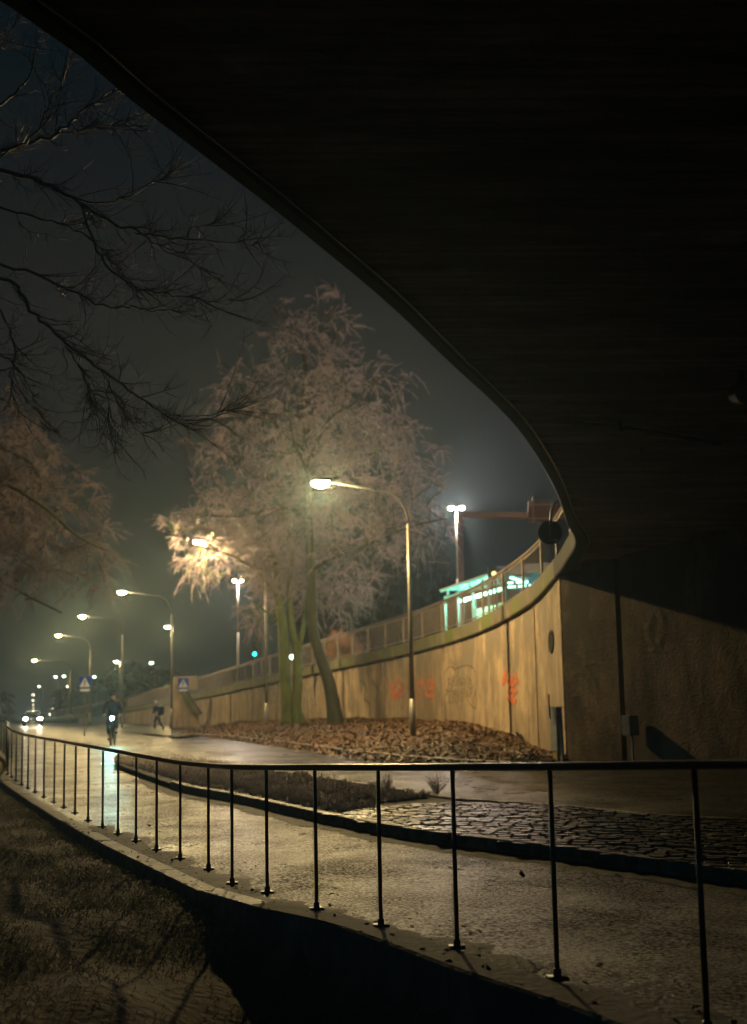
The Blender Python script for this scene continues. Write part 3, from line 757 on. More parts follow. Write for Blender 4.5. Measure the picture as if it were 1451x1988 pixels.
scribble([[(1104,1325),(1108,1308),(1124,1304),(1130,1322),(1122,1345),(1106,1352)],[(1140,1300),(1152,1322),(1160,1345),(1150,1352)],[(1165,1320),(1160,1340),(1172,1346),(1184,1330),(1180,1308)],[(1135,1330),(1145,1345)],[(1110,1280),(1130,1290),(1150,1284),(1180,1292)]], .06, 'graffiti', M['brown_spray'], 'dark faded scrawl on the shadowed abutment panel', bridge, abut_uv2)
scribble([[(1262,1190),(1256,1215),(1258,1240),(1266,1262)],[(1280,1192),(1284,1220),(1276,1250)],[(1262,1190),(1272,1184),(1280,1192)]], .13, 'graffiti', M['loop_spray'], 'pale loop streaked down the abutment', bridge, abut_uv2)

# ------------------------------------------------------------------ parapet railing on the coping
pr = empty('parapet_railing', (4.2, 24.4, 4.8), label='brown steel railing with dense upright bars along the top of the curved concrete wall', cat='railing')
RP = [(p+nn*.05+Vector((0,0,.44))) for p, nn in zip(EC, EN)]
RP = [p for p in RP if 12 < p.y]
RPs = resample(RP, 1.9)
b = MB()
b.tube([p+Vector((0,0,1.02)) for p in RP if p.y > 12], .045, 6); place(b.build('handrail', M['railsteel']), pr)
b = MB(); 
for a, c in zip(RP[:-1], RP[1:]): b.bar(a+Vector((0,0,.10)), c+Vector((0,0,.10)), .03, .03)
place(b.build('lower_rail', M['railsteel']), pr); b = MB()
for a, c in zip(RP[:-1], RP[1:]): b.bar(a+Vector((0,0,.93)), c+Vector((0,0,.93)), .03, .03)
place(b.build('upper_rail', M['railsteel']), pr)
for i, p in enumerate(RPs[:96]):
    b = MB(); d = (RPs[min(i+1, len(RPs)-1)]-RPs[max(i-1, 0)]); a = math.atan2(d.y, d.x)
    b.box(p+Vector((0,0,.50)), (.10, .05, 1.0), a); place(b.build('post', M['railsteel']), pr)
P = resample(RP, .115); b = MB()
for i, p in enumerate(P):
    if p.y > 110: break
    q = P[min(i+1, len(P)-1)]-P[max(i-1, 0)]; w = .008 if p.y < 60 else .012; t = q.normalized()*w; n2 = Vector((-t.y, t.x, 0))*.6
    a0 = p+Vector((0,0,.10)); a1 = p+Vector((0,0,.93))
    b.add([a0-t-n2, a0+t-n2, a0+n2, a1-t-n2, a1+t-n2, a1+n2], [(0,1,4,3),(1,2,5,4),(2,0,3,5)])
place(b.build('infill_bars', M['railsteel']), pr)

# ------------------------------------------------------------------ stair block against the wall far left
st = empty('stair', tuple(at(362, 1410, 70)), label='concrete stair block with sloping parapet against the far end of the wall', cat='stair')
def wq(px, py, Y): return at(px, py, Y)
def prism(px_poly, Y, thick, dirv=Vector((.35,1,0))):
    b = MB(); A = [at(x, y, Y) for x, y in px_poly]; Bq = [a+dirv*thick for a in A]; n = len(A)
    b.add(A+Bq, [tuple(range(n)), tuple(range(n, 2*n))]+[(i, (i+1)%n, n+(i+1)%n, n+i) for i in range(n)]); return b
place(prism([(337,1414),(337,1330),(345,1327),(386,1386),(386,1414)], 69, 2.2, Vector((-.3,1,0))).build('stair_block', M['wall']), st)
place(prism([(337,1330),(337,1314),(382,1312),(383,1340),(352,1337),(347,1330)], 70.0, .3, Vector((-.3,1,0))).build('landing_parapet', M['wall']), st)
b = MB()
for i in range(12):
    x = 346+i*3.3; y = 1330+i*4.7; q = at(x, y, 68.8); b.box(q+Vector((.05,.3,-.08)), (.32, 1.2, .17))
place(b.build('steps', M['coping']), st)

# ------------------------------------------------------------------ near railing
posts = [(1375,2008,1484),(1083,1902,1488),(888,1842,1489),(740,1800,1490),(615,1767,1490),(519,1735,1490),(451,1717,1489),(405,1689,1486),(350,1668,1481),(304,1651,1473),(264,1634,1466),(229,1620,1459),(199,1606,1454),(171,1594,1449),(146,1579,1444.5),(124,1568,1440.5),(105,1558,1437),(85,1548,1433.6),(68,1538,1430.6),(54,1531,1428),(42,1524,1425.6),(31,1516,1422),(22,1509,1418)]
nr = empty('railing', tuple(onground(615,1767,.1)), label='black steel railing with plain upright posts curving along the wet cycle path', cat='railing')
PB = []
for (x, y, yt) in posts:
    p = onground(x, y, .10); v = ray(x, yt); q = EYE+v*(p.y/v.y); PB.append((p, q.z))
# smooth the spacing a little beyond the 7th post so that bases follow the kerb
ext = [(-7.35,21.6),(-7.85,23.0),(-8.35,24.5),(-8.85,26.0),(-9.4,27.6),(-9.95,29.2),(-10.5,30.8),(-11.1,32.4),(-11.7,33.9),(-12.5,35.3),(-13.6,36.4),(-14.9,37.1),(-16.2,37.6),(-17.6,38.0),(-19.,38.4)]
last = PB[-1][1]
for i, (x, y) in enumerate(ext):
    PB.append((Vector((x+.12, y, G(y)+.1)), G(y)+.1+.92))
front = [(Vector((1.62, 3.55, .14)), 1.262), (Vector((2.2, 2.7, .13)), 1.305), (Vector((2.9, 1.6, .12)), 1.36)]
PBall = front[::-1]+PB
TP = cr_curve([Vector((p.x, p.y, z)) for p, z in PBall], 3)
b = MB(); b.tube(TP, .021, 8); place(b.build('top_rail', M['darksteel'], smooth=True), nr)
for i, (p, z) in enumerate(PBall):
    b = MB(); b.cyl(p+Vector((0,0,-.02)), Vector((p.x, p.y, z-.01)), .0125, 8); b.cyl(p+Vector((0,0,-.01)), p+Vector((0,0,.05)), .020, 8); b.box(p+Vector((0,0,.008)), (.085,.085,.014), random.uniform(0, .6))
    place(b.build('post', M['darksteel'], smooth=True), nr)

# ------------------------------------------------------------------ street lamps
LAMPC = (1.0, .73, .31)
def light(loc, power, parent, col=LAMPC, r=.14):
    l = bpy.data.lights.new('lamp_light', 'POINT'); l.energy = power; l.color = col; l.shadow_soft_size = r
    o = bpy.data.objects.new('lamp_light', l); COL.objects.link(o); o.parent = parent; o.location = loc; return o
def spot(loc, power, parent, col, tgt, ang=1.6, r=.05):
    l = bpy.data.lights.new('lamp_light', 'SPOT'); l.energy = power; l.color = col; l.shadow_soft_size = r; l.spot_size = ang; l.spot_blend = .6
    o = bpy.data.objects.new('lamp_light', l); COL.objects.link(o); o.parent = parent; o.location = loc
    o.rotation_euler = (Vector(tgt)-Vector(loc)).to_track_quat('-Z', 'Y').to_euler(); return o
def arm_lamp(base, head, label, power, r=.068, lensm=None, pole_top=None):
    """tapered pole with a swept arm that carries a flat oval lamp head"""
    base = Vector(base); head = Vector(head)
    t = empty('street_lamp', tuple(base), label=label, cat='street lamp', group='arm street lamps along the road')
    h = head-base; hd = Vector((h.x, h.y, 0)); D = hd.length; u = hd.normalized(); ht = h.z
    rb = min(1.1, D*.35)
    P = [Vector((0,0,-.1)), Vector((0,0,1.2))]; R_ = [r, r]
    b = MB(); b.tube(P, [r*1.25, r*1.25], 12); b.build('pole_base', M['galv'], t, smooth=True)
    b = MB(); P = [Vector((0,0,1.2)), Vector((0,0,(ht-rb-.35)*.6)), Vector((0,0,ht-rb-.35))]; R_ = [r, r*.85, r*.7]
    b.tube(P, R_, 12); b.build('pole', M['galv'], t, smooth=True)
    b = MB(); Q = []
    for i in range(9):
        a = PI/2*i/8; Q.append(u*(rb*(1-math.cos(a)))+Vector((0,0,ht-rb-.35+(rb+.12)*math.sin(a))))
    Q.append(u*(D-.25)+Vector((0,0,ht+.02))); b.tube(Q, [r*.46]*3+[r*.30]*6+[r*.24], 10); b.build('arm', M['armsteel'], t, smooth=True)
    rot = Matrix.Rotation(math.atan2(u.y, u.x), 3, 'Z'); c = u*D+Vector((0,0,ht))
    b = MB(); b.ell(c+Vector((0,0,.07)), (.34, .16, .10), rot=rot, zmin=-.25); hd_ = b.build('lamp_head', M['armsteel'], t, smooth=True)
    b = MB(); b.ell(c+Vector((0,0,.01)), (.27, .15, .135), rot=rot); b.build('lens', lensm or M['lens'], hd_, smooth=True)
    if power: light(c+Vector((0,0,-.20)), power, t, r=.11)
    return t
def px_lamp(pxb, D, ph, label, power, off=.12, dh=0, **k):
    x, _ = pxb; q = at(*pxb, D); z = G(D)+off; hp = at(*ph, D+dh)
    return arm_lamp((q.x, q.y, z), hp, label, power, **k)
px_lamp((803,1457), 30, (623,938), 'nearest street lamp with long curved arm, its pole on the leafy mound', 4700, off=.22)
px_lamp((518,1427), 46, (387,1052), 'street lamp shining through frosted twigs, slim pole left of the mossy trunks', 3300, off=.2)
px_lamp((333,1410), 66, (237,1150), 'street lamp whose pole stands beside the stair block', 2400, off=.1)
px_lamp((237,1405), 83, (160,1197), 'street lamp whose pole rises just behind the cyclist', 2200, off=.1)
px_lamp((174,1402), 102, (113,1234), 'street lamp whose pole stands just right of the left crossing sign', 2200, off=0, r=.10, lensm=M['lens_far'])
px_lamp((135,1400), 145, (67,1282), 'far street lamp with its head above the oncoming car', 2400, off=0, r=.11, lensm=M['lens_far'])
# double-headed lamps on the upper road
def twin(px, py, D, zb, label, power, s=.25):
    c = at(px, py, D); t = empty('street_lamp', (c.x, c.y, zb), label=label, cat='street lamp', group='twin-headed lamps on the upper road')
    h = c.z-zb; b = MB(); b.tube([(0,0,0),(0,0,h*.55)], [.10,.10], 12); b.build('pole_base', M['galv'], t, smooth=True)
    b = MB(); b.tube([(0,0,h*.55),(0,0,h-.05)], [.075,.06], 12); b.build('pole', M['galv'], t, smooth=True)
    for sx_ in (-1, 1):
        b = MB(); b.ell((sx_*s, 0, h+.06), (.16,.14,.10), zmin=-.2); b.bar((0,0,h), (sx_*s*.6,0,h+.06), .04); hh = b.build('lamp_head', M['armsteel'], t, smooth=True)
        b = MB(); b.ell((sx_*s, 0, h), (.12,.11,.09)); b.build('lens', M['lens'], hh, smooth=True)
    if power: light(Vector((0,-.1,h-.3)), power, t, (1,.80,.70), r=.2)
    return t
twin(886.5, 986, 50, 3.4, 'twin-headed lamp on the upper road beside the gantry post', 5000)
twin(462, 1127, 76, 2.7, 'twin-headed lamp on the upper road left of the slim lamp pole', 2200)
# small distant single lamps
def far_lamp(px, py, label, z=9.1, D=None, m='lens_far', power=0, s=1., grp='distant street lamps down the road'):
    v = ray(px, py); D = D or (z-EYE.z)/(v.z/v.y); c = at(px, py, D); g_ = G(D)
    t = empty('street_lamp', (c.x+.5*s, c.y, g_), label=label, cat='street lamp', group=grp)
    h = c.z-g_; b = MB(); b.tube([(0,0,0),(0,0,h-.15),(-.12,0,h+.12),(-.35*s,0,h+.14)], [.11,.07,.06,.05], 8); b.build('pole', M['galv'], t, smooth=True)
    b = MB(); b.ell((-.5*s,0,h+.06), (.30*s,.2*s,.12*s), zmin=-.2); hh = b.build('lamp_head', M['galv'], t, smooth=True)
    b = MB(); b.ell((-.5*s,0,h), (.24*s,.17*s,.11*s), 10, 6); b.build('lens', M[m], hh, smooth=True)
    if power: light(Vector((-.5*s,0,h-.35)), power, t)
    return t
far_lamp(325,1217,'small cool white lamp just left of the pole by the stair block', D=96, m='lens_cool', power=1500)
far_lamp(226,1285,'small cool lamp just left of the pole behind the cyclist', D=140, m='lens_cool', power=1500)
far_lamp(294,1287,'small cool lamp alone in the dark above the far ramp', D=140, m='lens_cool')
far_lamp(183,1314,'small lamp just right of the left crossing sign', z=9.4, m='lens_cool')
far_lamp(108,1314,'left one of two small lamps side by side left of the crossing sign', z=9.4, m='lens_cool')
far_lamp(124,1313,'right one of two small lamps side by side left of the crossing sign', z=9.4, m='lens_cool')
far_lamp(76,1333,'topmost distant lamp of the line above the oncoming car, set a little to its right', z=9.4)
far_lamp(130,1333,'distant lamp below the pair left of the crossing sign', z=9.4)
nth = ['topmost', 'second from the top', 'middle', 'fourth from the top', 'lowest']
for i, y in enumerate((1349, 1360, 1368.5, 1376, 1381.5)):
    far_lamp(64.5, y, nth[i]+' of the five distant lamps stacked straight above the oncoming car', z=9.6, s=1.+i*.25)
nth = ['topmost', 'second', 'third', 'fourth', 'fifth']
for i, (x, y) in enumerate(((111.5,1348.5),(107.5,1360),(104,1368),(101,1375.5),(97,1387))):
    far_lamp(x, y, nth[i]+' from the top in the slanting row of distant lamps right of the car', z=9.6, D=None if y < 1380 else 620, s=1.+i*.25)

# ------------------------------------------------------------------ traffic signals seen over the parapet
def signal(px, py, D, m, label):
    c = at(px, py, D); zb = 3.3; t = empty('traffic_light', (c.x, c.y, zb), label=label, cat='traffic light', group='traffic lights on the upper road')
    h = c.z-zb; b = MB(); b.cyl((0,.1,-.3), (0,.1,h+.5), .05, 8); b.build('pole', M['galv'], t)
    b = MB(); b.box((0,.0,h+.28), (.3,.2,.9)); hs = b.build('housing', M['black'], t, bevel=.02)
    for k_, mm in ((0, m), (.28, M['black']), (.56, M['black'])):
        b = MB(); b.cyl((0,-.10,h+k_), (0,-.125,h+k_), .10, 14); b.build('signal_lens', mm, hs)
signal(495, 1270, 62, M['green_sig'], 'green traffic light left of the mossy trunks')
signal(567.5, 1276, 49, M['pale_sig'], 'pale white traffic signal between the mossy trunks')

# ------------------------------------------------------------------ gantry, sign backs, shelter, bus on the upper road
gt = empty('sign_gantry', tuple(at(895, 1180, 48)), label='dark brown sign gantry with post, long beam and sign boards over the upper road', cat='gantry')
p0 = at(895, 1150, 48); p1 = at(893, 1000, 48); q1 = at(1130, 1001, 46.5)
b = MB(); b.bar((p0.x, p0.y, 3.5), p1+Vector((0,0,.14)), .26, .26); place(b.build('post', M['redbrown'], bevel=.01), gt)
b = MB(); b.bar(p1, q1, .28, .26); place(b.build('beam', M['redbrown']), gt)
sa_, sb_ = at(1024, 976, 47.0), at(1082, 1018, 47.0)
b = MB(); b.box(((sa_.x+sb_.x)/2, 46.55, (sa_.z+sb_.z)/2), (1.35, .06, .92)); place(b.build('sign_board', M['redbrown'], bevel=.01), gt)
b = MB()
for z_ in (.3, -.3): b.box(((sa_.x+sb_.x)/2, 46.48, (sa_.z+sb_.z)/2+z_), (1.25,.05,.05))
b.box((at(1036,1000,46.5).x, 46.45, (sa_.z+sb_.z)/2+.1), (.06,.05,1.1)); place(b.build('sign_stiffener', M['railsteel']), gt)

# round sign back hanging by a hooked bracket at the bridge edge
c = at(1068, 1034, 20.6); rs = empty('round_sign', tuple(c), label='round traffic sign seen from behind, hanging on a hooked tube at the bridge edge', cat='sign')
b = MB(); b.cyl(c+Vector((0,0,0)), c+Vector((0,.02,0)), .235, 32); place(b.build('sign_disc', M['signback']), rs)
b = MB(); pts_ = [c+Vector((.02,-.05,-.20)), c+Vector((.02,-.05,.30)), c+Vector((.04,-.05,.42)), c+Vector((.10,-.05,.54)), c+Vector((.18,-.05,.60)), c+Vector((.36,-.03,.62))]
b.tube(cr_curve(pts_, 4), .024, 8); place(b.build('bracket', M['galv'], smooth=True), rs)
for (dx, dz) in ((.02,.17),(.0,-.16),(.10,-.16)):
    b = MB(); b.box(c+Vector((dx,-.06,dz)), (.07,.05,.035)); place(b.build('clamp', M['galv'], bevel=.006), rs)

# bus shelter
sh0 = at(866, 1212, 47.2); sh1 = at(950, 1200, 42.4); zf = 3.95; d = Vector((sh1.x-sh0.x, sh1.y-sh0.y, 0)); Ls = d.length; a = math.atan2(d.y, d.x)
sh = empty('bus_shelter', (sh0.x, sh0.y, zf), rz=a, label='teal lit glass bus shelter behind the parapet railing on the upper road', cat='bus shelter')
hh = at(866, 1143, 47.2).z-zf
# local axes: +x along the shelter, -y is towards us on the right-hand side
b = MB(); b.box((Ls/2, .7, hh-.03), (Ls+.6, 1.7, .05)); b.build('roof', M['tealpaint'], sh)
for x in (0, Ls*.32, Ls*.66, Ls):
    for y in (0, 1.4): b = MB(); b.box((x, y, (hh-.3)/2), (.07,.07,hh-.3)); b.build('post', M['tealpaint'], sh)
b = MB(); b.box((Ls/2, -.02, hh-.42), (Ls, .06, .10)); b.box((Ls/2, -.1, hh-.08), (Ls+.5, .05, .10)); b.build('fascia', M['teal_glow'], sh)
for i in range(4):
    b = MB(); b.box((Ls*(.1+.27*i), -.05, hh-.24), (.07,.06,.28)); b.build('roof_strut', M['tealpaint'], sh)
for i in range(3):
    b = MB(); b.box((Ls*(.17+.33*i), .65, hh-.55), (Ls*.27,.12,.12)); b.build('light_tube', M['tube'], sh)
b = MB(); b.box((Ls*.17, 1.42, .95), (Ls*.30, .03, 1.9)); b.build('back_panel', M['ad'], sh)
b = MB(); b.box((Ls*.5, 1.42, .95), (Ls*.30, .03, 1.9)); b.build('back_panel', M['ad'], sh)
b = MB(); b.box((Ls*.83, 1.42, .95), (Ls*.31, .03, 1.9)); b.build('back_panel', M['ad2'], sh)
b = MB(); b.box((Ls*.45, 1.1, .45), (Ls*.8, .35, .05)); 
for x in (.1,.45,.8): b.box((Ls*x, 1.1, .22), (.06,.3,.42))
b.build('bench', M['darksteel'], sh)
for x in (.15, .5, .85): light(Vector((Ls*x, .4, hh-.75)), 160, sh, (.35,1,.75), .06)
# stop post with lit clock-like display
q = at(956, 1112, 42); sp = empty('stop_sign', (q.x, q.y, 3.9), label='dark bus stop post with a small lit display beside the shelter', cat='sign')
h = q.z-3.9; b = MB(); b.cyl((0,0,0),(0,0,h-.3), .05, 8); b.build('pole', M['darksteel'], sp)
b = MB(); b.box((0,0,h), (.34,.16,.56)); hs = b.build('housing', M['black'], sp, bevel=.02)
b = MB(); b.cyl((.06,-.085,-.05+h),(.06,-.1,-.05+h), .09, 14); b.build('display', M['amber'], hs)

# bus
bx = at(962, 1180, 41.5); bus = empty('bus', (5.95, 42.3, 4.2), rz=math.radians(-24), label='blue bus with pale roof and lit teal interior, seen through the parapet bars', cat='bus')
b = MB()
bw, bl, bh = 2.5, 11.5, 3.0   # local: width x, length y (front at -y end), height z
def bus_sec(y, s, top): 
    w = bw/2*s; return [(-w, y, .3), (w, y, .3), (w, y, 2.6), (w*.96, y, top-.15), (w*.8, y, top), (-w*.8, y, top), (-w*.96, y, top-.15), (-w, y, 2.6)]
secs = [bus_sec(0, .96, 2.9), bus_sec(.3, 1, 3.0), bus_sec(bl-.3, 1, 3.0), bus_sec(bl, .96, 2.9)]
rows = [[Vector(p) for p in s_]+[Vector(s_[0])] for s_ in secs]
low = MB()
low.box((0, bl/2, .70), (bw, bl, .8)); low.build('body', M['buspaint'], bus, bevel=.04)
b = MB(); b.box((0, bl/2, 2.72), (bw, bl, .36)); b.build('upper_band', M['buspaint'], bus, bevel=.04)
b = MB(); b.ell((0, bl/2, 2.9), (bw*.47, bl*.49, .22), 24, 8, zmin=0.0); b.build('roof', M['busroof'], bus, smooth=True)
for x in (-1, 1):
    for k_ in range(8):
        b = MB(); b.box((x*(bw/2-.02), .06+k_*(bl-.12)/7, 1.82), (.05,.12,1.44)); b.build('window_pillar', M['black'], bus)
    for k_ in range(7):
        b = MB(); b.box((x*(bw/2-.03), (k_+.5)*(bl-.12)/7+.06, 1.82), (.012,(bl-.12)/7-.14,1.42))
        gm = M.get('busglass')
        if gm is None:
            gm = bpy.data.materials.new('bus_glass'); gm.use_nodes = True; pn = gm.node_tree.nodes['Principled BSDF']
            pn.inputs['Base Color'].default_value = (.8,.95,.9,1); pn.inputs['Transmission Weight'].default_value = 1; pn.inputs['Roughness'].default_value = .02; pn.inputs['IOR'].default_value = 1.05; M['busglass'] = gm
        b.build('window', gm, bus)
b = MB(); b.box((0, -.02, 1.75), (bw*.92,.02,1.4)); b.build('windscreen', M['busglass'], bus)
b = MB(); b.box((0, .5, 1.12), (bw*.9,.5,.03)); b.build('dashboard', M['black'], bus)
for x in (-.7, .7):
    for k_ in range(3):
        b = MB(); b.box((x, 1.5+k_*3.2, 2.46), (.16,2.2,.05)); b.build('ceiling_light', M['tube'], bus)
for x in (-.75, .75):
    for k_ in range(6):
        b = MB(); b.box((x, 2.2+k_*1.5, 1.3), (.8,.5,.12)); b.box((x, 2.45+k_*1.5, 1.75), (.8,.1,.9)); b.build('seat', M['teal_glow'] if k_ % 2 else M['buspaint'], bus, bevel=.02)  # alternate seats glow teal: interior light put into their material
for y in (2.4, 8.6):
    for x in (-1, 1):
        b = MB(); b.cyl((x*(bw/2-.28), y, .48), (x*(bw/2+.01), y, .48), .48, 20); b.build('wheel', M['tyre'], bus)
# destination / information display: rows of small lit segments
b = MB()
for rr, (zz, k0, k1) in enumerate(((2.20,-8,2),(2.04,-8,9))):
    for k_ in range(k0, k1):
        if (k_*7+rr*3) % 5 == 0: continue
        b.box((k_*.085, -.05, zz), (.055,.02,.09))
b.build('information_display', M['tube'], bus)
light(Vector((0, 4, 1.9)), 200, bus, (.35,1,.85), .3)

# ------------------------------------------------------------------ trees
def grow_tree(name, limbs, ells, ntip, ntw, twl, root, label, barkm, twigm, group=None, r_tip=.012, droop=.5, tw_r=.0060, spread=.46, seed=1, extra_trunks=None, cat='tree', stepl=.45, tipdown=.6):
    """limbs: list of (points, radii) in world space; crown tips are drawn inside ellipsoids and each is
    joined to the nearest wood already there, so that the branches fork as they grow outwards"""
    r = np.random.default_rng(seed); root = Vector(root)
    t = empty(name, tuple(root), label=label, cat=cat, group=group)
    nodes = []; nr_ = []
    for li, (P, R_) in enumerate(limbs):
        C = cr_curve(P, 6); RR = np.interp(np.linspace(0, 1, len(C)), np.linspace(0, 1, len(R_)), R_)
        b = MB(); b.tube(C, list(RR), 12 if RR[0] > .08 else 7)
        o = b.build('trunk' if RR[0] > .13 else 'limb', barkm[li] if isinstance(barkm, list) else barkm, None, smooth=True); place(o, t)
        for c_, q in zip(C, RR):
            if q < .16 or len(limbs) == 1: nodes.append(c_); nr_.append(q)
    nodes = np.array([list(v) for v in nodes]); nr_ = np.array(nr_)
    w = np.array([e[1][0]*e[1][1]*e[1][2] for e in ells]); w = w/w.sum()
    tips = []
    for _ in range(ntip):
        e = ells[r.choice(len(ells), p=w)]; v = r.normal(0, 1, 3); v /= np.linalg.norm(v); rad = r.uniform(0, 1)**(1/2.6)
        tips.append(np.array(e[0])+v*rad*np.array(e[1]))
    tips = np.array(tips)
    dmin = np.array([np.min(np.sum((nodes-q)**2, 1)) for q in tips]); order = np.argsort(dmin)
    bw = MB(); sp = []
    N = list(nodes); NR = list(nr_); arr = np.zeros((len(N)+ntip*40, 3)); arr[:len(N)] = nodes; cnt = len(N)
    for k in order:
        q = tips[k]; d2 = np.sum((arr[:cnt]-q)**2, 1); j = int(np.argmin(d2)); a = arr[j].copy(); dist = math.sqrt(d2[j])
        if dist < .05: continue
        a = a-(q-a)/dist*.02
        m_ = max(2, min(14, int(dist/stepl)+1)); up = np.array([0, 0, .16*dist*(1 if r.random() < .7 else -.6)]); side = r.normal(0, .10, 3)*dist
        pts = []
        for i in range(m_+1):
            s_ = i/m_; pts.append(a+(q-a)*s_+(up+side)*4*s_*(1-s_)+r.normal(0, .02, 3)*min(1, dist)*(0 < s_ < 1))
        r0 = min(.05, .014+.014*dist)
        bw.tube(pts, list(np.linspace(r0, r_tip*.7, len(pts))), 4, cap=False)
        dd = (q-a)/dist
        for i in range(1, m_+1):
            if cnt < len(arr): arr[cnt] = pts[i]; cnt += 1
            sp.append((pts[i], dd))
    place(bw.build('branches', barkm[0] if isinstance(barkm, list) else barkm), t)
    # drooping branchlets, each feathered with side twigs
    SP = np.array([s[0] for s in sp]); SD = np.array([s[1] for s in sp]); nb = ntw//14; K = 7
    ii = r.integers(0, len(SP), nb); A_ = SP[ii]; D = SD[ii]*.9+r.normal(0, .5, (nb, 3))+np.array([0, 0, .12]); D /= np.linalg.norm(D, axis=1, keepdims=True)
    Lb = r.uniform(.6, 1.5, nb)*twl; dr = r.uniform(.3, 1.0, nb)*droop; wob = r.normal(0, .15, (nb, 3))
    S_ = np.linspace(0, 1, K); C_ = A_[:, None]+D[:, None]*(Lb[:, None]*S_)[..., None]+wob[:, None]*(Lb[:, None]*S_**2)[..., None]+np.array([0, 0, -1.])*((Lb*dr)[:, None]*S_**2.2)[..., None]
    # the branchlet itself as short twig pieces
    seg0 = C_[:, :-1].reshape(-1, 3); sd_ = (C_[:, 1:]-C_[:, :-1]).reshape(-1, 3); sl = np.linalg.norm(sd_, axis=1)
    V1, F1 = twigs(seg0, sd_, sl*1.25, np.full(len(seg0), tw_r*1.1), droop=0, bend=0)
    n = nb*30; jj = r.integers(0, nb, n); kk = np.minimum((r.uniform(.12, 1, n)*(K-1)).astype(int), K-2); fr = r.uniform(0, 1, n)[:, None]
    B2 = C_[jj, kk]*(1-fr)+C_[jj, kk+1]*fr; T_ = C_[jj, kk+1]-C_[jj, kk]; T_ /= np.linalg.norm(T_, axis=1, keepdims=True)+1e-6
    V2, F2 = twigs(B2, T_*.9+r.normal(0, .5, (n, 3))+np.array([0, 0, -.05]), r.uniform(.25, 1, n)*twl*.36, np.full(n, tw_r*.8), droop=droop*.5)
    o = poly_mesh('crown', np.vstack([V1, V2]), np.vstack([F1, F2+len(V1)]), twigm); place(o, t)
    return t
def E(px, py, D, rx, ry, rd): return (tuple(at(px, py, D)), (rx/2116*D, rd, ry/2116*D))
def L_(pts, D, radii, dd=None):
    return ([at(x, y, D+(dd[i] if dd else 0)) for i, (x, y) in enumerate(pts)], radii)
# big frosted tree, dark leaning trunk with the tall leader
DB = 41
limbs = [L_([(652,1412),(648,1375),(640,1330),(622,1272),(609,1225),(605,1120),(601,1030)], DB, [.34,.27,.24,.21,.19,.17,.15]),
 L_([(601,1030),(594,900),(588,780),(591,695),(562,640),(535,605),(515,572)], DB, [.15,.12,.10,.075,.05,.035,.02], [0,.1,.2,.3,.4,.4,.5]),
 L_([(604,1108),(650,1080),(720,1055),(800,1022),(868,1006)], DB, [.10,.08,.06,.04,.02], [0,-.3,-.8,-1.2,-1.5]),
 L_([(600,1000),(540,985),(470,1002),(385,1000)], DB, [.08,.06,.04,.02], [0,.5,1.2,1.6]),
 L_([(596,900),(640,815),(690,782),(714,752),(760,720)], DB, [.08,.06,.045,.03,.02], [0,-.5,-1,-1.4,-1.6]),
 L_([(594,880),(520,812),(480,770),(455,730),(430,700)], DB, [.08,.06,.045,.03,.02], [0,.4,.9,1.2,1.4]),
 L_([(598,960),(680,905),(760,870),(840,880)], DB, [.08,.06,.04,.02], [0,1.2,2.2,3]),
 L_([(592,860),(615,760),(640,680),(650,600)], DB, [.07,.05,.035,.02], [0,1,1.7,2]),
 L_([(601,1010),(600,930),(570,850),(560,780)], DB, [.08,.06,.04,.02], [0,-1.6,-2.8,-3.4]),
 L_([(602,1060),(690,1060),(760,1080),(830,1090)], DB, [.07,.05,.035,.02], [0,1,2,2.6])]
ells = [E(600,665,DB,100,80,1.6),E(545,600,DB,40,40,.6),E(655,590,DB,40,40,.8),E(690,790,DB,110,115,2.4),E(785,930,DB,90,120,2.5),E(795,1040,DB,88,75,2.4),E(600,850,DB,140,140,3.2),E(650,1000,DB,160,110,3.2),E(480,765,DB,75,90,1.8),E(420,870,DB,65,70,1.6),E(455,960,DB,90,70,2),E(700,1110,DB,70,70,1.8),E(790,720,DB,40,40,.6)]
grow_tree('tree', limbs, ells, 1250, 56000, .56, at(652,1410,DB), 'tall frost-covered tree with one dark leaning trunk on the mound', M['darkbark'], M['frost'], seed=3)
DA = 44
limbs = [L_([(562,1408),(556,1350),(552,1280),(549,1220),(541,1160),(535,1100),(520,1040)], DA, [.34,.24,.22,.21,.17,.12,.06]),
 L_([(582,1408),(576,1375),(578,1320),(576,1270),(566,1210),(562,1150),(570,1080),(580,1020)], DA-.3, [.30,.22,.20,.17,.13,.11,.08,.04]),
 L_([(579,1265),(588,1225),(594,1190),(600,1140),(640,1080)], DA-.3, [.11,.10,.09,.07,.03]),
 L_([(541,1160),(500,1110),(440,1075),(380,1060)], DA, [.09,.07,.04,.02], [0,.4,.9,1.2]),
 L_([(549,1210),(505,1180),(480,1160)], DA, [.05,.035,.02], [0,-.6,-1]),
 L_([(562,1150),(600,1100),(680,1090),(700,1120)], DA, [.07,.05,.03,.02], [0,1,2,2.5])]
ells = [E(440,1020,DA,95,60,2),E(402,1100,DA+4.5,54,44,1.3),E(372,1085,DA+5,34,30,1),E(440,1065,DA+3.5,55,34,1.6),E(510,1110,DA,32,50,2),E(540,1080,DA,100,80,2.6),E(600,1140,DA+.5,80,55,2.2),E(497,1205,DA,26,60,.8),E(680,1165,DA+1.5,40,60,1.2),E(345,1020,DA+2,35,35,.8)]
grow_tree('tree', limbs, ells, 650, 30000, .58, at(570,1404,DA), 'frost-covered tree with twin mossy green trunks, its twigs lit by the lamp', M['mossbark'], M['frost'], seed=5)
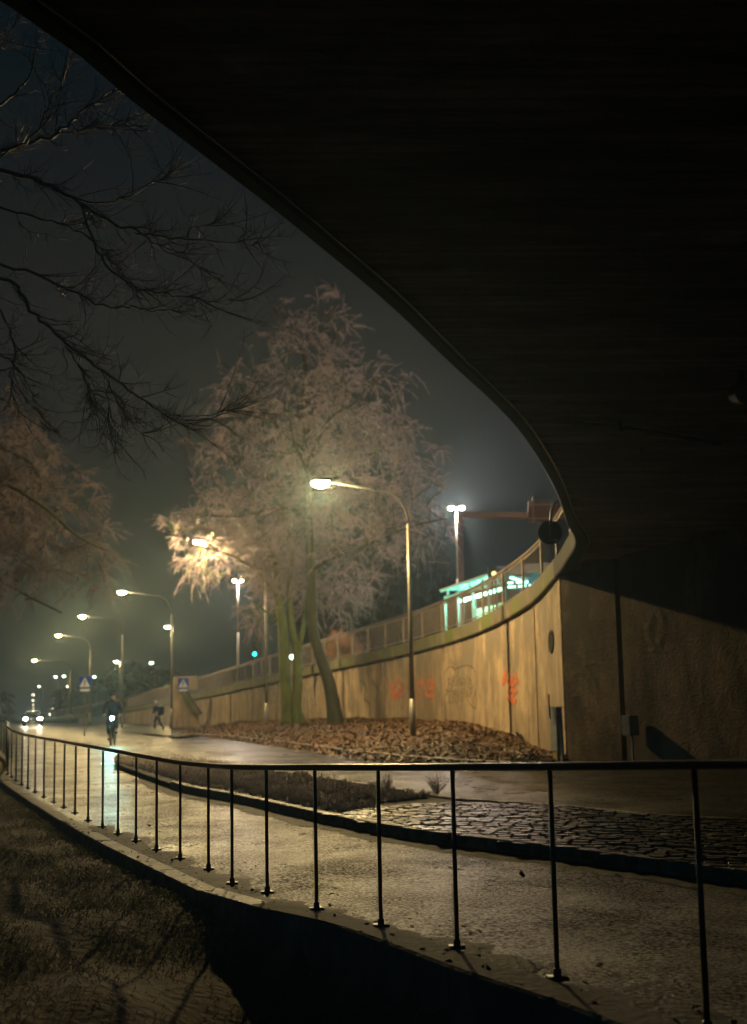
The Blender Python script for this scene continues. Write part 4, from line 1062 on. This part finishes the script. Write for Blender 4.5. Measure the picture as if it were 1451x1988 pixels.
# frosted tree at the left edge
DC = 34
limbs = [L_([(-300,1420),(-290,1250),(-270,1050),(-230,880)], DC, [.36,.28,.22,.14]),
 L_([(-270,1050),(-150,960),(-20,930),(80,980),(150,1040),(210,1070)], DC, [.14,.11,.09,.06,.04,.02], [0,-.5,-1,-1,-1,-1]),
 L_([(-240,900),(-120,850),(0,870),(60,900),(80,930)], DC, [.12,.10,.07,.05,.02]),
 L_([(-280,1120),(-150,1090),(0,1130),(60,1160),(120,1190)], DC, [.12,.09,.06,.04,.02], [0,.5,1,1,1]),
 L_([(-230,880),(-120,780),(-40,760),(60,800)], DC, [.10,.08,.05,.02])]
ells = [E(-40,880,DC,150,110,2.5),E(40,950,DC,130,90,2.2),E(60,1060,DC,110,80,2),E(150,1080,DC,75,60,1.4),E(195,1040,DC,50,45,1),E(20,1130,DC,100,60,1.5),E(215,1130,DC,26,40,.6),E(-60,1000,DC,130,120,3),E(20,820,DC,90,60,1.5),E(150,960,DC,50,50,1)]
grow_tree('tree', limbs, ells, 680, 34000, .58, at(-300,1418,DC), 'frost-covered brown tree hanging in from the left edge above the distant lamps', M['darkbark'], M['frost2'], seed=9, droop=.6)
# dark bare tree close by at the upper left
def near_tree():
    D = 10.5; t = empty('tree', (-6.6, 10.5, -.2), label='dark leafless tree whose long bare branches reach in at the upper left', cat='tree')
    P = [Vector((-6.6,10.5,-.4)), Vector((-6.55,10.5,2)), Vector((-6.4,10.5,4.2)), Vector((-6.2,10.4,7))]
    b = MB(); b.tube(cr_curve(P, 5), list(np.linspace(.28,.12,16)), 12); place(b.build('trunk', M['darkbark'], smooth=True), t)
    defs = [([(-250,350),(0,332),(100,365),(180,410),(265,448),(350,463),(450,470),(505,475)], .040, [.6,.2,0,-.2,-.3,-.4,-.5,-.5]),
     ([(-220,420),(0,299),(109,260),(157,217),(215,178),(250,150)], .040, [.5,.3,.3,.5,.6,.8]),
     ([(-230,560),(0,519),(121,556),(199,592),(260,598),(315,604),(400,612)], .030, [.4,.4,.3,.2,.1,0,0]),
     ([(-230,600),(0,543),(60,604),(121,658),(199,719),(272,773),(338,815),(386,818),(453,791)], .032, [.4,-.2,-.4,-.5,-.6,-.7,-.8,-.8,-.8]),
     ([(121,658),(150,705),(170,745),(181,803)], .012, [-.5,-.5,-.4,-.4]),
     ([(150,680),(165,740),(200,800),(232,888)], .010, [-.5,-.3,-.2,-.2]),
     ([(208,742),(213,810),(232,860)], .010, [-.6,-.6,-.6]),
     ([(199,719),(235,790),(270,835),(285,842)], .009, [-.6,-.4,-.3,-.3]),
     ([(150,386),(199,500),(260,555),(338,573),(410,585),(450,582)], .020, [-.2,-.4,-.6,-.7,-.8,-.8]),
     ([(100,365),(200,395),(300,352),(350,325)], .018, [0,.3,.4,.5]),
     ([(265,448),(330,490),(400,520),(440,540)], .012, [-.3,0,.1,.2]),
     ([(0,400),(90,430),(160,450),(230,520),(270,580)], .018, [.5,.8,.9,1,1]),
     ([(-200,300),(0,200),(60,140),(80,60)], .030, [.5,.6,.6,.7]),
     ([(-180,250),(-40,120),(20,60),(40,20)], .025, [.2,.1,0,0]),
     ([(0,299),(60,270),(100,200),(130,140)], .018, [.3,-.2,-.4,-.5]),
     ([(350,463),(380,440),(420,430)], .008, [-.4,-.4,-.4]),
     ([(-150,700),(0,690),(60,760),(90,850)], .016, [.8,.8,.8,.8]),
     ([(0,600),(30,680),(20,750),(50,820)], .014, [.3,.3,.3,.3]),
     ([(109,260),(180,250),(250,240),(290,255)], .014, [.3,.1,0,0])]
    nodes = []; dirs = []
    for pts, r0, dd in defs:
        C = cr_curve([at(x, y, D+d_) for (x, y), d_ in zip(pts, dd)], 6); n = len(C)
        C = [c+Vector((random.gauss(0,.012), random.gauss(0,.012), random.gauss(0,.012))) for c in C]
        b = MB(); b.tube(C, list(np.linspace(r0*.68, .003, n)), 6); place(b.build('branch', M['neartwig'], smooth=True), t)
        for i in range(2, n-1): nodes.append(C[i]); dirs.append((C[i+1]-C[i]).normalized())
    N = np.array([list(v) for v in nodes]); Dv = np.array([list(v) for v in dirs]); r = np.random.default_rng(21)
    bw = MB(); sp = []; sd = []
    for k in range(340):                               # side shoots that fork again
        j = r.integers(0, len(N)); a = N[j]; d = Dv[j]*1.1+r.normal(0, .5, 3)+np.array([.10, 0, -.02]); d /= np.linalg.norm(d); L = r.uniform(.15, .55); cv = r.normal(0, .32, 3)
        P = [a+d*L*s_+cv*L*s_*s_+np.array([0,0,.18*L*s_*s_]) for s_ in np.linspace(0, 1, 6)]
        bw.tube(P, list(np.linspace(.006, .0022, 6)), 4, cap=False)
        for q in P[1:]: sp.append(q); sd.append(d)
    place(bw.build('side_shoots', M['neartwig']), t)
    SP = np.array(sp); SD = np.array(sd); n = 3600; ii = r.integers(0, len(SP), n)
    D_ = SD[ii]*.8+r.normal(0, .6, (n, 3))+np.array([.05,0,.12]); L = r.uniform(.06, .30, n)
    V1, F1 = twigs(SP[ii], D_, L, np.full(n, .0032), droop=-.25, bend=1.2)
    place(poly_mesh('twigs', V1, F1, M['frost2']), t)
near_tree()
# dark trees and a rust shrub behind the parapet
def bush(label, c, rad, n, m, seed, tw=.35, name='shrub', r0=.014, group=None, cat='shrub', trunkh=0):
    r = np.random.default_rng(seed); t = empty(name, (c[0], c[1], c[2]-rad[2]-trunkh), label=label, cat=cat, group=group)
    b = MB()
    for k in range(7):
        a = r.uniform(0, 2*PI); e = np.array([math.cos(a)*rad[0]*.6, math.sin(a)*rad[1]*.6, rad[2]*r.uniform(.8,1.5)+trunkh])
        P = [np.array([0,0,-.1]), e*.4+[0,0,.1], e]; b.tube(P, [.06+.03*trunkh,.04,.015], 6)
    b.build('stems', M['darkbark'], t)
    k0 = 60; cl = []
    while len(cl) < k0:
        v = r.uniform(-1, 1, 3)
        if v@v < 1: cl.append(v)
    cl = np.array(cl); ii = r.integers(0, k0, n); P = (cl[ii]*.8+r.normal(0, .17, (n, 3)))*np.array(rad)+np.array([0,0,rad[2]+trunkh])
    D = r.normal(0, 1, (n, 3))+cl[ii]; V, F = twigs(P, D, r.uniform(.4,1,n)*tw, np.full(n, r0), droop=.2)
    poly_mesh('crown', V, F, m, t)
c = at(665,1252,47.5); bush('small rust orange shrub against the parapet behind the dark leaning trunk', (c.x, c.y+1.2, c.z-.2), (.9,.6,.9), 5000, M['rustleaf'], 31, .28)
for i, (px, py, D, rx, rz, lab) in enumerate(((700,1165,64,3.2,2.6,'dark bushy tree behind the parapet just right of the leaning trunk'),(790,1150,70,3.4,3.2,'dark bushy tree behind the parapet at the nearest lamp pole'),(845,1150,76,2.6,3.2,'dark bushy tree behind the parapet just left of the gantry'),(620,1190,72,3,3,'dark bushy tree behind the parapet between the trunks'))):
    c = at(px, py, D); bush(lab, (c.x, c.y, c.z), (rx,2.5,rz), 9000, M['bush'], 40+i, .7, name='tree', r0=.03, cat='tree', trunkh=2.0, group='dark trees behind the parapet')
# far wood on the horizon
r = np.random.default_rng(77); n = 26000
X = r.uniform(-330, 60, n); Y = 300+r.uniform(0, 60, n)+np.abs(X+60)*.2
H = 9+4*np.sin(X*.07)+3*np.sin(X*.19+2)+2*np.sin(X*.41); Z = r.uniform(0, 1, n)**.8*H+.6
keep = np.abs(X/Y-(64-725.5)/2116) > .022
V, F = twigs(np.stack([X, Y, Z], 1)[keep], r.normal(0, 1, (int(keep.sum()), 3)), r.uniform(2, 4, int(keep.sum())), np.full(int(keep.sum()), .4), droop=.1)
o = poly_mesh('far_wood', V, F, M['bush']); meta(o, 'dark far-off wood along the horizon beyond the ramp', 'wood', kind='stuff')

# ------------------------------------------------------------------ lawn grass
n = 170000; r = np.random.default_rng(5)
Yg = r.uniform(0, 1, n)**1.25*26+2.6; kx = np.array([XL(y) for y in Yg]); Xg = kx-.03-r.uniform(0, 1, n)**1.3*np.minimum(9, 2+Yg*.6)
vis = (Xg/Yg > -.42)
Xg, Yg = Xg[vis], Yg[vis]
track = np.exp(-((Xg+ (Yg-2)*.0 + 1.75 - (Yg-4)*.35)/.55)**2)*(Yg < 7.4)           # trodden earth running up to the wall's corner
tuft = (np.sin(Xg*4.1+Yg*2.7)+np.sin(Xg*2.2-Yg*3.9)+np.sin(Xg*9.7+Yg*7.9)*.6+2.6)/5.2
keep = (r.uniform(0, 1, len(Xg)) > track*.93) & (r.uniform(0, 1, len(Xg)) < .25+tuft)
Xg, Yg, tuft = Xg[keep], Yg[keep], tuft[keep]; Zg = np.array([gz(x, y) for x, y in zip(Xg, Yg)])-.005
n = len(Xg); D = np.stack([r.normal(.25, .6, n), r.normal(-.2, .6, n), np.full(n, .8)], 1)
V, F = twigs(np.stack([Xg, Yg, Zg], 1), D, r.uniform(.035, .085, n)*(.5+tuft), np.full(n, .0016)*(1+Yg/10), droop=.35)
o = poly_mesh('lawn_grass', V, F, M['grass']); meta(o, 'short winter grass on the slope beside the path kerb', 'grass', kind='stuff')
# leaf scraps on the verge
n = 2600; idx = r.integers(0, len(KF), n); KFx = np.array([list(p) for p in KF]); NF = np.array([list(v) for v in normals2(KF)])
w = r.uniform(0, 1, n)**1.4*.95; P = KFx[idx]+NF[idx]*w[:, None]; ok = (P[:, 1] < 13) & (P[:, 1] > 2); P = P[ok]; n = len(P)
P[:, 2] = np.array([G(y) for y in P[:, 1]])+np.where(w[ok] < .25, .112, .03)
a = r.uniform(0, 2*PI, n); sz = r.uniform(.008, .028, n); ux = np.stack([np.cos(a), np.sin(a), r.normal(0,.3,n)], 1)*sz[:, None]; uy = np.stack([-np.sin(a), np.cos(a), r.normal(0,.3,n)], 1)*sz[:, None]*.6
V = np.stack([P-ux, P-uy, P+ux, P+uy], 1).reshape(-1, 3); F = np.arange(n*4).reshape(-1, 4); F = np.concatenate([F[:, [0,1,2]], F[:, [0,2,3]]])
o = poly_mesh('leaf_scraps', V, F, M['leafsoil']); meta(o, 'small leaf scraps and dirt along the railing foot', 'leaves', kind='stuff')
# single leaves and litter
def leaf(px, py, label, m, s=.05, dz=.01, name='leaf', cat='leaf', lift=.4):
    p = onground(px, py, dz); b = MB()
    P = [(-s,0,.0),(-.3*s,-.55*s,.25*s*lift),(.5*s,-.4*s,.5*s*lift),(s,0,.9*s*lift),(.5*s,.45*s,.6*s*lift),(-.3*s,.5*s,.35*s*lift)]
    b.add(P, [tuple(range(6))]); b.add([(x, y, z+.003) for x, y, z in P], [tuple(range(6))]); o = b.build(name, m); o.location = p; o.rotation_euler = (.2,.1,random.uniform(0,6)); meta(o, label, cat)
leaf(1013,1704,'dark curled leaf lying in the middle of the wet path', M['dirt'], .05, name='leaf', lift=1.2)
leaf(1200,1700,'dark leaf lying on the path close to the island kerb', M['dirt'], .05)
leaf(1289,1622,'small pale scrap lying on the cobbles', M['litter'], .05, .16, 'litter', 'litter')
leaf(1378,1622,'small yellow scrap lying on the cobbles, right of the pale one', M['yellow'], .04, .16, 'litter', 'litter')
leaf(1012,1437,'crumpled white litter on the leaf mound against the wall', M['litter'], .10, .55, 'litter', 'litter', 2.2)
leaf(947,1461,'crumpled white litter low on the leaf mound', M['litter'], .10, .32, 'litter', 'litter', 1.2)

# ------------------------------------------------------------------ cabinet post by the abutment, box on the abutment
q = onground(1083, 1479, .05); cb = empty('cabinet_post', tuple(q), rz=-1.28, label='narrow grey cabinet post with thin rod and faded yellow foot at the bridge corner', cat='cabinet')
b = MB(); b.box((0,0,.68), (.32,.14,.90)); b.build('box', M['cabinet'], cb, bevel=.01)
b = MB(); b.box((0,.02,.12), (.20,.14,.24)); b.build('foot', M['yellow'], cb, bevel=.01)
b = MB(); b.box((0,0,1.14), (.35,.17,.025)); b.build('lid', M['cabinet'], cb)
b = MB(); b.cyl((-.03,-.12,.9), (-.07,-.12,1.42), .018, 8); b.build('rod', M['darksteel'], cb)
b = MB(); b.bar((.24,0,0), (.20,.0,1.08), .05, .10); b.build('side_plate', M['cabinet'], cb)
q = abut_uv(1237, 1408)[0]+Vector((-.16,-.1,0)); wbx = empty('wall_box', tuple(q), rz=math.atan2(AD.y, AD.x), label='small dark box and conduit fixed to the shadowed abutment', cat='box')
b = MB(); b.box((0,0,0), (.22,.30,.42)); b.build('box', M['cabinet'], wbx, bevel=.01)
b = MB(); b.cyl((0,.05,-.2), (0,.05,-1.05), .025, 8); b.build('conduit', M['cabinet'], wbx)
# lamp housing high on the right under the deck
q = on_soffit(1440, 720); fl = empty('floodlight', tuple(q), label='dark unlit drum-shaped lamp housing under the bridge deck at the right edge', cat='lamp')
b = MB(); b.cyl((0,0,.0), (0,0,-.14), .035, 8); b.build('stem', M['darksteel'], fl)
b = MB(); b.tube([(-.02,.18,-.22),(0,.1,-.24),(0,-.12,-.28),(0,-.2,-.30)], [.10,.13,.14,.15], 16); b.build('housing', M['darksteel'], fl, smooth=True)
b = MB(); b.tube([(0,-.2,-.30),(0,-.215,-.303)], [.155,.155], 16); b.build('rim', M['galv'], fl, smooth=True)

# ------------------------------------------------------------------ crossing signs
def crossing(px, py, D, label):
    c = at(px, py, D); g_ = G(D); t = empty('crossing_sign', (c.x, c.y, g_), label=label, cat='sign', group='pedestrian crossing signs')
    h = c.z-g_; b = MB(); b.cyl((0,.04,0), (0,.04,h+.28), .03, 8); b.build('pole', M['galv'], t)
    b = MB(); b.box((0,0,h), (.60,.03,.60)); pl = b.build('plate', M['sign_blue'], t, bevel=.01)
    b = MB(); b.add([(-.26,-.019,h-.22),(.26,-.019,h-.22),(0,-.019,h+.24)], [(0,1,2)]); b.build('triangle', M['sign_white'], pl)
    b = MB(); y = -.023
    b.add([Vector((.035*math.cos(a)+.0, y, h+.10+.035*math.sin(a))) for a in np.linspace(0, 2*PI, 12, endpoint=False)], [tuple(range(12))])
    for (x0,z0,x1,z1,w_) in ((0,.06,-.01,-.06,.05),(-.01,-.05,-.08,-.19,.03),(-.01,-.05,.06,-.18,.03),(0,.05,-.08,-.03,.022),(0,.05,.08,-.02,.022)):
        b.bar((x0,y,h+z0),(x1,y,h+z1), w_, .002, up=Vector((0,1,0)))
    b.build('walking_figure', M['black'], pl)
    b = MB(); b.box((0,.0,h-.38), (.46,.03,.10)); b.build('lower_plate', M['sign_white'], t)
crossing(165, 1325, 54, 'blue pedestrian crossing sign on a pole left of the cyclist')
crossing(356, 1327, 61, 'blue pedestrian crossing sign before the stair block')

# ------------------------------------------------------------------ figures
def skin_mesh(name, V, Ed, R_, m, parent, sub=2):
    me = bpy.data.meshes.new(name); me.from_pydata(V, Ed, []); o = bpy.data.objects.new(name, me); COL.objects.link(o)
    sk = o.modifiers.new('s', 'SKIN'); sk.use_smooth_shade = True
    for i, q in enumerate(me.skin_vertices[0].data):
        rr = R_[i]; q.radius = (rr, rr) if not hasattr(rr, '__len__') else rr; q.use_root = (i == 0)
    sb = o.modifiers.new('d', 'SUBSURF'); sb.levels = sub; sb.render_levels = sub
    dg = bpy.context.evaluated_depsgraph_get(); nm = bpy.data.meshes.new_from_object(o.evaluated_get(dg)); bpy.data.objects.remove(o)
    o2 = link(name, nm, m, parent); nm.materials.clear(); nm.materials.append(m)
    nm.polygons.foreach_set('use_smooth', [True]*len(nm.polygons)); return o2
def head(parent, c, hatm, hairm):
    c = Vector(c)
    return c
def person_body(t, J):
    """J: joint dictionary; one continuous skinned body"""
    names = ['pelvis','waist','chest','neck','head','crown','shL','elL','wrL','haL','shR','elR','wrR','haR','hipL','knL','anL','toL','hipR','knR','anR','toR']
    rad = dict(pelvis=(.15,.12),waist=(.14,.11),chest=(.17,.12),neck=(.055,.06),head=(.085,.10),crown=(.07,.085),shL=.07,elL=.045,wrL=.032,haL=(.045,.025),shR=.07,elR=.045,wrR=.032,haR=(.045,.025),hipL=.095,knL=.062,anL=.043,toL=(.045,.03),hipR=.095,knR=.062,anR=.043,toR=(.045,.03))
    V = [J[n] for n in names]; ix = {n: i for i, n in enumerate(names)}
    Ed = [('pelvis','waist'),('waist','chest'),('chest','neck'),('neck','head'),('head','crown'),('chest','shL'),('shL','elL'),('elL','wrL'),('wrL','haL'),('chest','shR'),('shR','elR'),('elR','wrR'),('wrR','haR'),('pelvis','hipL'),('hipL','knL'),('knL','anL'),('anL','toL'),('pelvis','hipR'),('hipR','knR'),('knR','anR'),('anR','toR')]
    return skin_mesh('body', V, [(ix[a], ix[c]) for a, c in Ed], [rad[n] for n in names], M['skin'], t)
def sleeve(t, name, pts, rr, m): 
    return skin_mesh(name, pts, [(i, i+1) for i in range(len(pts)-1)], rr, m, t, 1)
def face(t, hd, f):                                   # hd head centre, f forward direction
    f = Vector(f).normalized(); s_ = Vector((f.y, -f.x, 0)); hd = Vector(hd); b = MB()
    b.ell(hd+f*.105+Vector((0,0,-.01)), (.014,.02,.022), 8, 6); b.build('nose', M['skin'], t, smooth=True)
    b = MB()
    for k_ in (-1, 1): b.ell(hd+f*.092+s_*.032*k_+Vector((0,0,.015)), (.011,.011,.008), 8, 6)
    b.build('eyes', M['black'], t)
def fingers(t, c, d, n):                              # five short bent fingers closing on a grip
    c = Vector(c); d = Vector(d).normalized(); n = Vector(n).normalized(); s_ = d.cross(n).normalized(); b = MB()
    for k_ in range(4):
        a = c+s_*(k_-1.5)*.019; L = (.075,.085,.08,.062)[k_]; b.tube([a, a+d*L*.45, a+d*L*.7-n*L*.3, a+d*L*.55-n*L*.6], [.009,.0085,.008,.006], 6)
    a = c+s_*.035; b.tube([a-d*.03, a+s_*.02+d*.01, a+s_*.01+d*.035-n*.02], [.011,.010,.007], 6)
    b.build('fingers', M['skin'], t, smooth=True)
# cyclist, facing us
cp = onground(219, 1447, 0.0); cz = cp.z
bike = empty('bicycle', tuple(cp), label='dark bicycle with a bright cyan white front lamp, ridden towards us', cat='bicycle')
bike.rotation_euler = (0, 0, .12)
def wheel(y, parent):
    w_ = empty('x', (0,0,0)); bpy.data.objects.remove(w_)
    b = MB(); P = [Vector((0, y+.335*math.cos(a), .345+.335*math.sin(a))) for a in np.linspace(0, 2*PI, 29)]; b.tube(P, .020, 6, cap=False); ty = b.build('wheel', M['tyre'], parent, smooth=True)
    b = MB(); 
    for a in np.linspace(0, 2*PI, 18, endpoint=False): b.bar((0,y,.345), (0, y+.32*math.cos(a), .345+.32*math.sin(a)), .004)
    b.cyl((-.04,y,.345),(.04,y,.345), .022, 8); b.build('spokes', M['galv'], ty)
wheel(-.52, bike); wheel(.54, bike)
b = MB(); T_ = lambda a, c, r_=.017: b.cyl(Vector(a), Vector(c), r_, 8)
T_((0,-.36,.86),(0,-.40,.78)); T_((0,-.37,.84),(0,.15,.80)); T_((0,-.39,.76),(0,.06,.30),.02); T_((0,.06,.30),(0,.17,.86)); T_((0,.06,.30),(.05,.54,.345),.011); T_((0,.06,.30),(-.05,.54,.345),.011); T_((0,.15,.80),(.05,.54,.345),.009); T_((0,.15,.80),(-.05,.54,.345),.009)
T_((.05,-.41,.72),(.05,-.52,.345),.011); T_((-.05,-.41,.72),(-.05,-.52,.345),.011); T_((-.05,-.41,.72),(.05,-.41,.72),.014)
b.build('frame', M['darksteel'], bike, smooth=True)
b = MB(); b.tube([(-.30,-.22,1.02),(-.22,-.33,1.04),(0,-.38,1.00),(.22,-.33,1.04),(.30,-.22,1.02)], .013, 8); b.cyl((0,-.36,.84),(0,-.38,1.0), .014, 8); b.build('handlebar', M['darksteel'], bike, smooth=True)
b = MB(); b.ell((0,.20,.93), (.08,.14,.035)); b.cyl((0,.17,.84),(0,.19,.92), .012, 8); b.build('saddle', M['black'], bike, smooth=True)
b = MB(); b.cyl((.02,-.44,.94),(.02,-.36,.94), .045, 12); b.build('front_lamp', M['black'], bike)
b = MB(); b.cyl((.02,-.456,.94),(.02,-.442,.94), .055, 14); b.build('lamp_lens', M['bike_light'], bike)
b = MB(); b.bar((-.09,-.02,.20),(.09,.02,.40), .02); b.box((-.13,-.05,.19), (.10,.09,.02)); b.box((.13,.05,.41), (.10,.09,.02)); b.build('pedals', M['darksteel'], bike)
spot((.02,-.47,.94), 260, bike, (.30,1,.95), (.3,-10,.3), 1.7, .045)
cy = empty('person', tuple(cp), label='cyclist in a dark coat and knitted hat riding towards us on the wet path', cat='person'); cy.rotation_euler = (0,0,.12)
J = dict(pelvis=(0,.20,1.02),waist=(0,.15,1.20),chest=(0,.04,1.42),neck=(0,-.01,1.56),head=(0,-.04,1.68),crown=(0,-.03,1.77),
 shL=(-.20,.03,1.45),elL=(-.30,-.08,1.22),wrL=(-.27,-.20,1.06),haL=(-.26,-.27,1.05),shR=(.20,.03,1.45),elR=(.30,-.08,1.22),wrR=(.27,-.20,1.06),haR=(.26,-.27,1.05),
 hipL=(-.10,.16,.98),knL=(-.13,-.14,.66),anL=(-.13,-.01,.27),toL=(-.13,-.14,.215),hipR=(.10,.16,.98),knR=(.13,-.20,.84),anR=(.13,.02,.50),toR=(.13,-.10,.44))
person_body(cy, J); face(cy, (0,-.04,1.68), (0,-1,0)); 
fingers(cy, (-.26,-.29,1.06), (0,-.5,-.1), (0,0,1)); fingers(cy, (.26,-.29,1.06), (0,-.5,-.1), (0,0,1))
skin_mesh('coat', [(0,.20,.92),(0,.18,1.05),(0,.13,1.22),(0,.04,1.42),(0,.0,1.53),(-.21,.03,1.44),(-.31,-.08,1.22),(-.28,-.19,1.07),(.21,.03,1.44),(.31,-.08,1.22),(.28,-.19,1.07)],
 [(0,1),(1,2),(2,3),(3,4),(3,5),(5,6),(6,7),(3,8),(8,9),(9,10)], [(.24,.18),(.21,.17),(.19,.15),(.20,.15),.09,.10,.075,.055,.10,.075,.055], M['navy'], cy)
for s_, k_ in ((-1,'L'),(1,'R')):
    skin_mesh('trouser_leg', [J['hip'+k_], J['kn'+k_], tuple(Vector(J['kn'+k_])*.25+Vector(J['an'+k_])*.75)], [(0,1),(1,2)], [.13,.095,.085], M['trouser'], cy, 1)
    b = MB(); a = Vector(J['an'+k_]); c_ = Vector(J['to'+k_]); b.tube([a+Vector((0,.05,-.02)), a+Vector((0,-.03,-.045)), c_+Vector((0,-.02,0)), c_+Vector((0,-.06,-.005))], [.045,.052,.045,.02], 8); b.build('shoe', M['black'], cy, smooth=True)
b = MB(); b.ell((0,-.02,1.76), (.115,.125,.13), zmin=-.25); b.ell((.04,-.01,1.90), (.035,.035,.03)); b.build('hat', M['hat'], cy, smooth=True)
b = MB(); b.ell((0,-.01,1.56), (.10,.10,.06)); b.build('scarf', M['navy'], cy, smooth=True)
# pedestrian walking to the left with a bag on the back
pp = onground(306, 1420, .0); pe = empty('person', tuple(pp), rz=-.2, label='pedestrian in dark clothes with a backpack, walking in front of the ramp wall', cat='person')
J = dict(pelvis=(0,0,.95),waist=(-.02,0,1.12),chest=(-.05,0,1.36),neck=(-.06,0,1.50),head=(-.09,0,1.61),crown=(-.08,0,1.70),
 shL=(-.05,-.19,1.38),elL=(-.12,-.24,1.13),wrL=(-.30,-.20,1.05),haL=(-.37,-.19,1.05),shR=(-.05,.19,1.38),elR=(.05,.24,1.12),wrR=(-.03,.25,.90),haR=(-.04,.25,.82),
 hipL=(0,-.10,.92),knL=(-.14,-.10,.52),anL=(-.10,-.10,.09),toL=(-.24,-.10,.04),hipR=(0,.10,.92),knR=(.08,.10,.50),anR=(.34,.10,.22),toR=(.30,.10,.10))
person_body(pe, J); face(pe, (-.09,0,1.61), (-1,0,0)); fingers(pe, (-.40,-.19,1.05), (-1,0,-.2), (0,0,1)); fingers(pe, (-.04,.25,.80), (0,0,-1), (-1,0,0))
skin_mesh('jacket', [(0,0,.86),(0,0,.98),(-.02,0,1.14),(-.05,0,1.36),(-.06,0,1.47),(-.05,-.20,1.38),(-.12,-.25,1.13),(-.28,-.20,1.06),(-.05,.20,1.38),(.05,.25,1.12),(-.03,.25,.92)],
 [(0,1),(1,2),(2,3),(3,4),(3,5),(5,6),(6,7),(3,8),(8,9),(9,10)], [(.20,.17),(.19,.16),(.18,.15),(.19,.15),.09,.09,.07,.055,.09,.07,.055], M['navy'], pe)
for k_ in 'LR':
    skin_mesh('trouser_leg', [J['hip'+k_], J['kn'+k_], tuple(Vector(J['kn'+k_])*.12+Vector(J['an'+k_])*.88)], [(0,1),(1,2)], [.115,.08,.06], M['trouser'], pe, 1)
    b = MB(); a = Vector(J['an'+k_]); c_ = Vector(J['to'+k_]); b.tube([a+Vector((.05,0,-.02)), a+Vector((-.03,0,-.035)), c_+Vector((-.02,0,.01)), c_+Vector((-.06,0,0))], [.045,.05,.045,.02], 8); b.build('shoe', M['black'], pe, smooth=True)
b = MB(); b.ell((-.085,0,1.67), (.115,.105,.105), zmin=-.2); b.build('hat', M['whitecloth'], pe, smooth=True)
bp = empty('backpack', tuple(pp), rz=-.2, label='dark bulky backpack with a pale top flap on the pedestrian\'s back', cat='backpack')
b = MB(); b.box((.24,0,1.18), (.26,.34,.50)); b.build('bag', M['black'], bp, bevel=.05)
b = MB(); b.box((.22,0,1.455), (.30,.34,.06)); b.build('flap', M['whitecloth'], bp, bevel=.02)
b = MB()
for y in (-.13,.13): b.tube(cr_curve([(.12,y,1.42),(-.02,y,1.52),(-.20,y,1.36),(-.17,y,1.12),(.10,y,1.0)], 4), .018, 6)
b.build('straps', M['black'], bp)

# ------------------------------------------------------------------ oncoming car
D = 104; c = at(64.5, 1404, D); car = empty('car', (c.x, D, G(D)), rz=math.atan2(c.x, -D)*0+.28, label='oncoming grey car with both headlights on, far down the road', cat='car')
b = MB()
prof = [(-2.1,.35),(-2.15,.6),(-2.05,.82),(-1.2,.98),(-.45,1.42),(.9,1.46),(1.75,1.02),(2.1,.95),(2.15,.5),(2.05,.3)]
lo = [(y, z) for y, z in prof]
secs = []
for x, s_ in ((-.88,.93),(-.84,1.0),(-.3,1.0),(.3,1.0),(.84,1.0),(.88,.93)):
    secs.append([Vector((x*(1 if z < 1.0 else .80), y*s_, z*(1 if abs(x) < .86 else .985))) for y, z in lo])
b.grid([s_+[s_[0]] for s_ in secs]); b.add(secs[0], [tuple(range(10))]); b.add(secs[-1], [tuple(range(10))]); b.build('body', M['carpaint'], car)
b = MB(); b.add([(-.72,-1.17,1.01),(.72,-1.17,1.01),(.62,-.50,1.41),(-.62,-.50,1.41)], [(0,1,2,3)]); b.v = [(x, y-.02, z+.02) for x, y, z in b.v]; b.build('windscreen', M['glass'], car)
for x in (-1,1):
    b = MB(); b.add([(x*.83,-.95,1.0),(x*.83,1.4,1.0),(x*.73,.8,1.38),(x*.73,-.45,1.38)], [(0,1,2,3)]); b.build('side_window', M['glass'], car)
    for y in (-1.35,1.35):
        b = MB(); b.cyl((x*.68,y,.32),(x*.89,y,.32), .32, 18); w_ = b.build('wheel', M['tyre'], car); b = MB(); b.cyl((x*.88,y,.32),(x*.90,y,.32), .19, 14); b.build('rim', M['galv'], w_)
    b = MB(); b.ell((x*.64,-2.12,.68), (.17,.05,.10)); b.build('headlight', M['head'], car, smooth=True)
    b = MB(); b.ell((x*.98,-.75,1.02), (.10,.06,.07)); b.build('mirror', M['carpaint'], car, smooth=True)
b = MB(); b.box((0,-2.16,.50), (.9,.04,.16)); b.build('grille', M['black'], car)
b = MB(); b.box((0,-2.18,.42), (.5,.02,.11)); b.build('number_plate', M['sign_white'], car)
for x in (-.64, .64): spot((x,-2.24,.68), 900, car, (1,.95,.75), (x,-14,.1), 1.9, .12)

# ------------------------------------------------------------------ misty air
b = MB(); b.box((-60, 370, 13.5), (800, 900, 31)); hz = b.build('haze', None); meta(hz, 'thin night mist around the street lamps', 'haze', kind='stuff')
hm = bpy.data.materials.new('night_mist'); hm.use_nodes = True; n_ = hm.node_tree.nodes; n_.remove(n_['Principled BSDF'])
pv_ = n_.new('ShaderNodeVolumePrincipled'); pv_.inputs['Density'].default_value = .000665; pv_.inputs['Color'].default_value = (.62,.86,1,1); pv_.inputs['Anisotropy'].default_value = .82
hm.node_tree.links.new(pv_.outputs[0], n_['Material Output'].inputs['Volume']); hz.data.materials.append(hm)
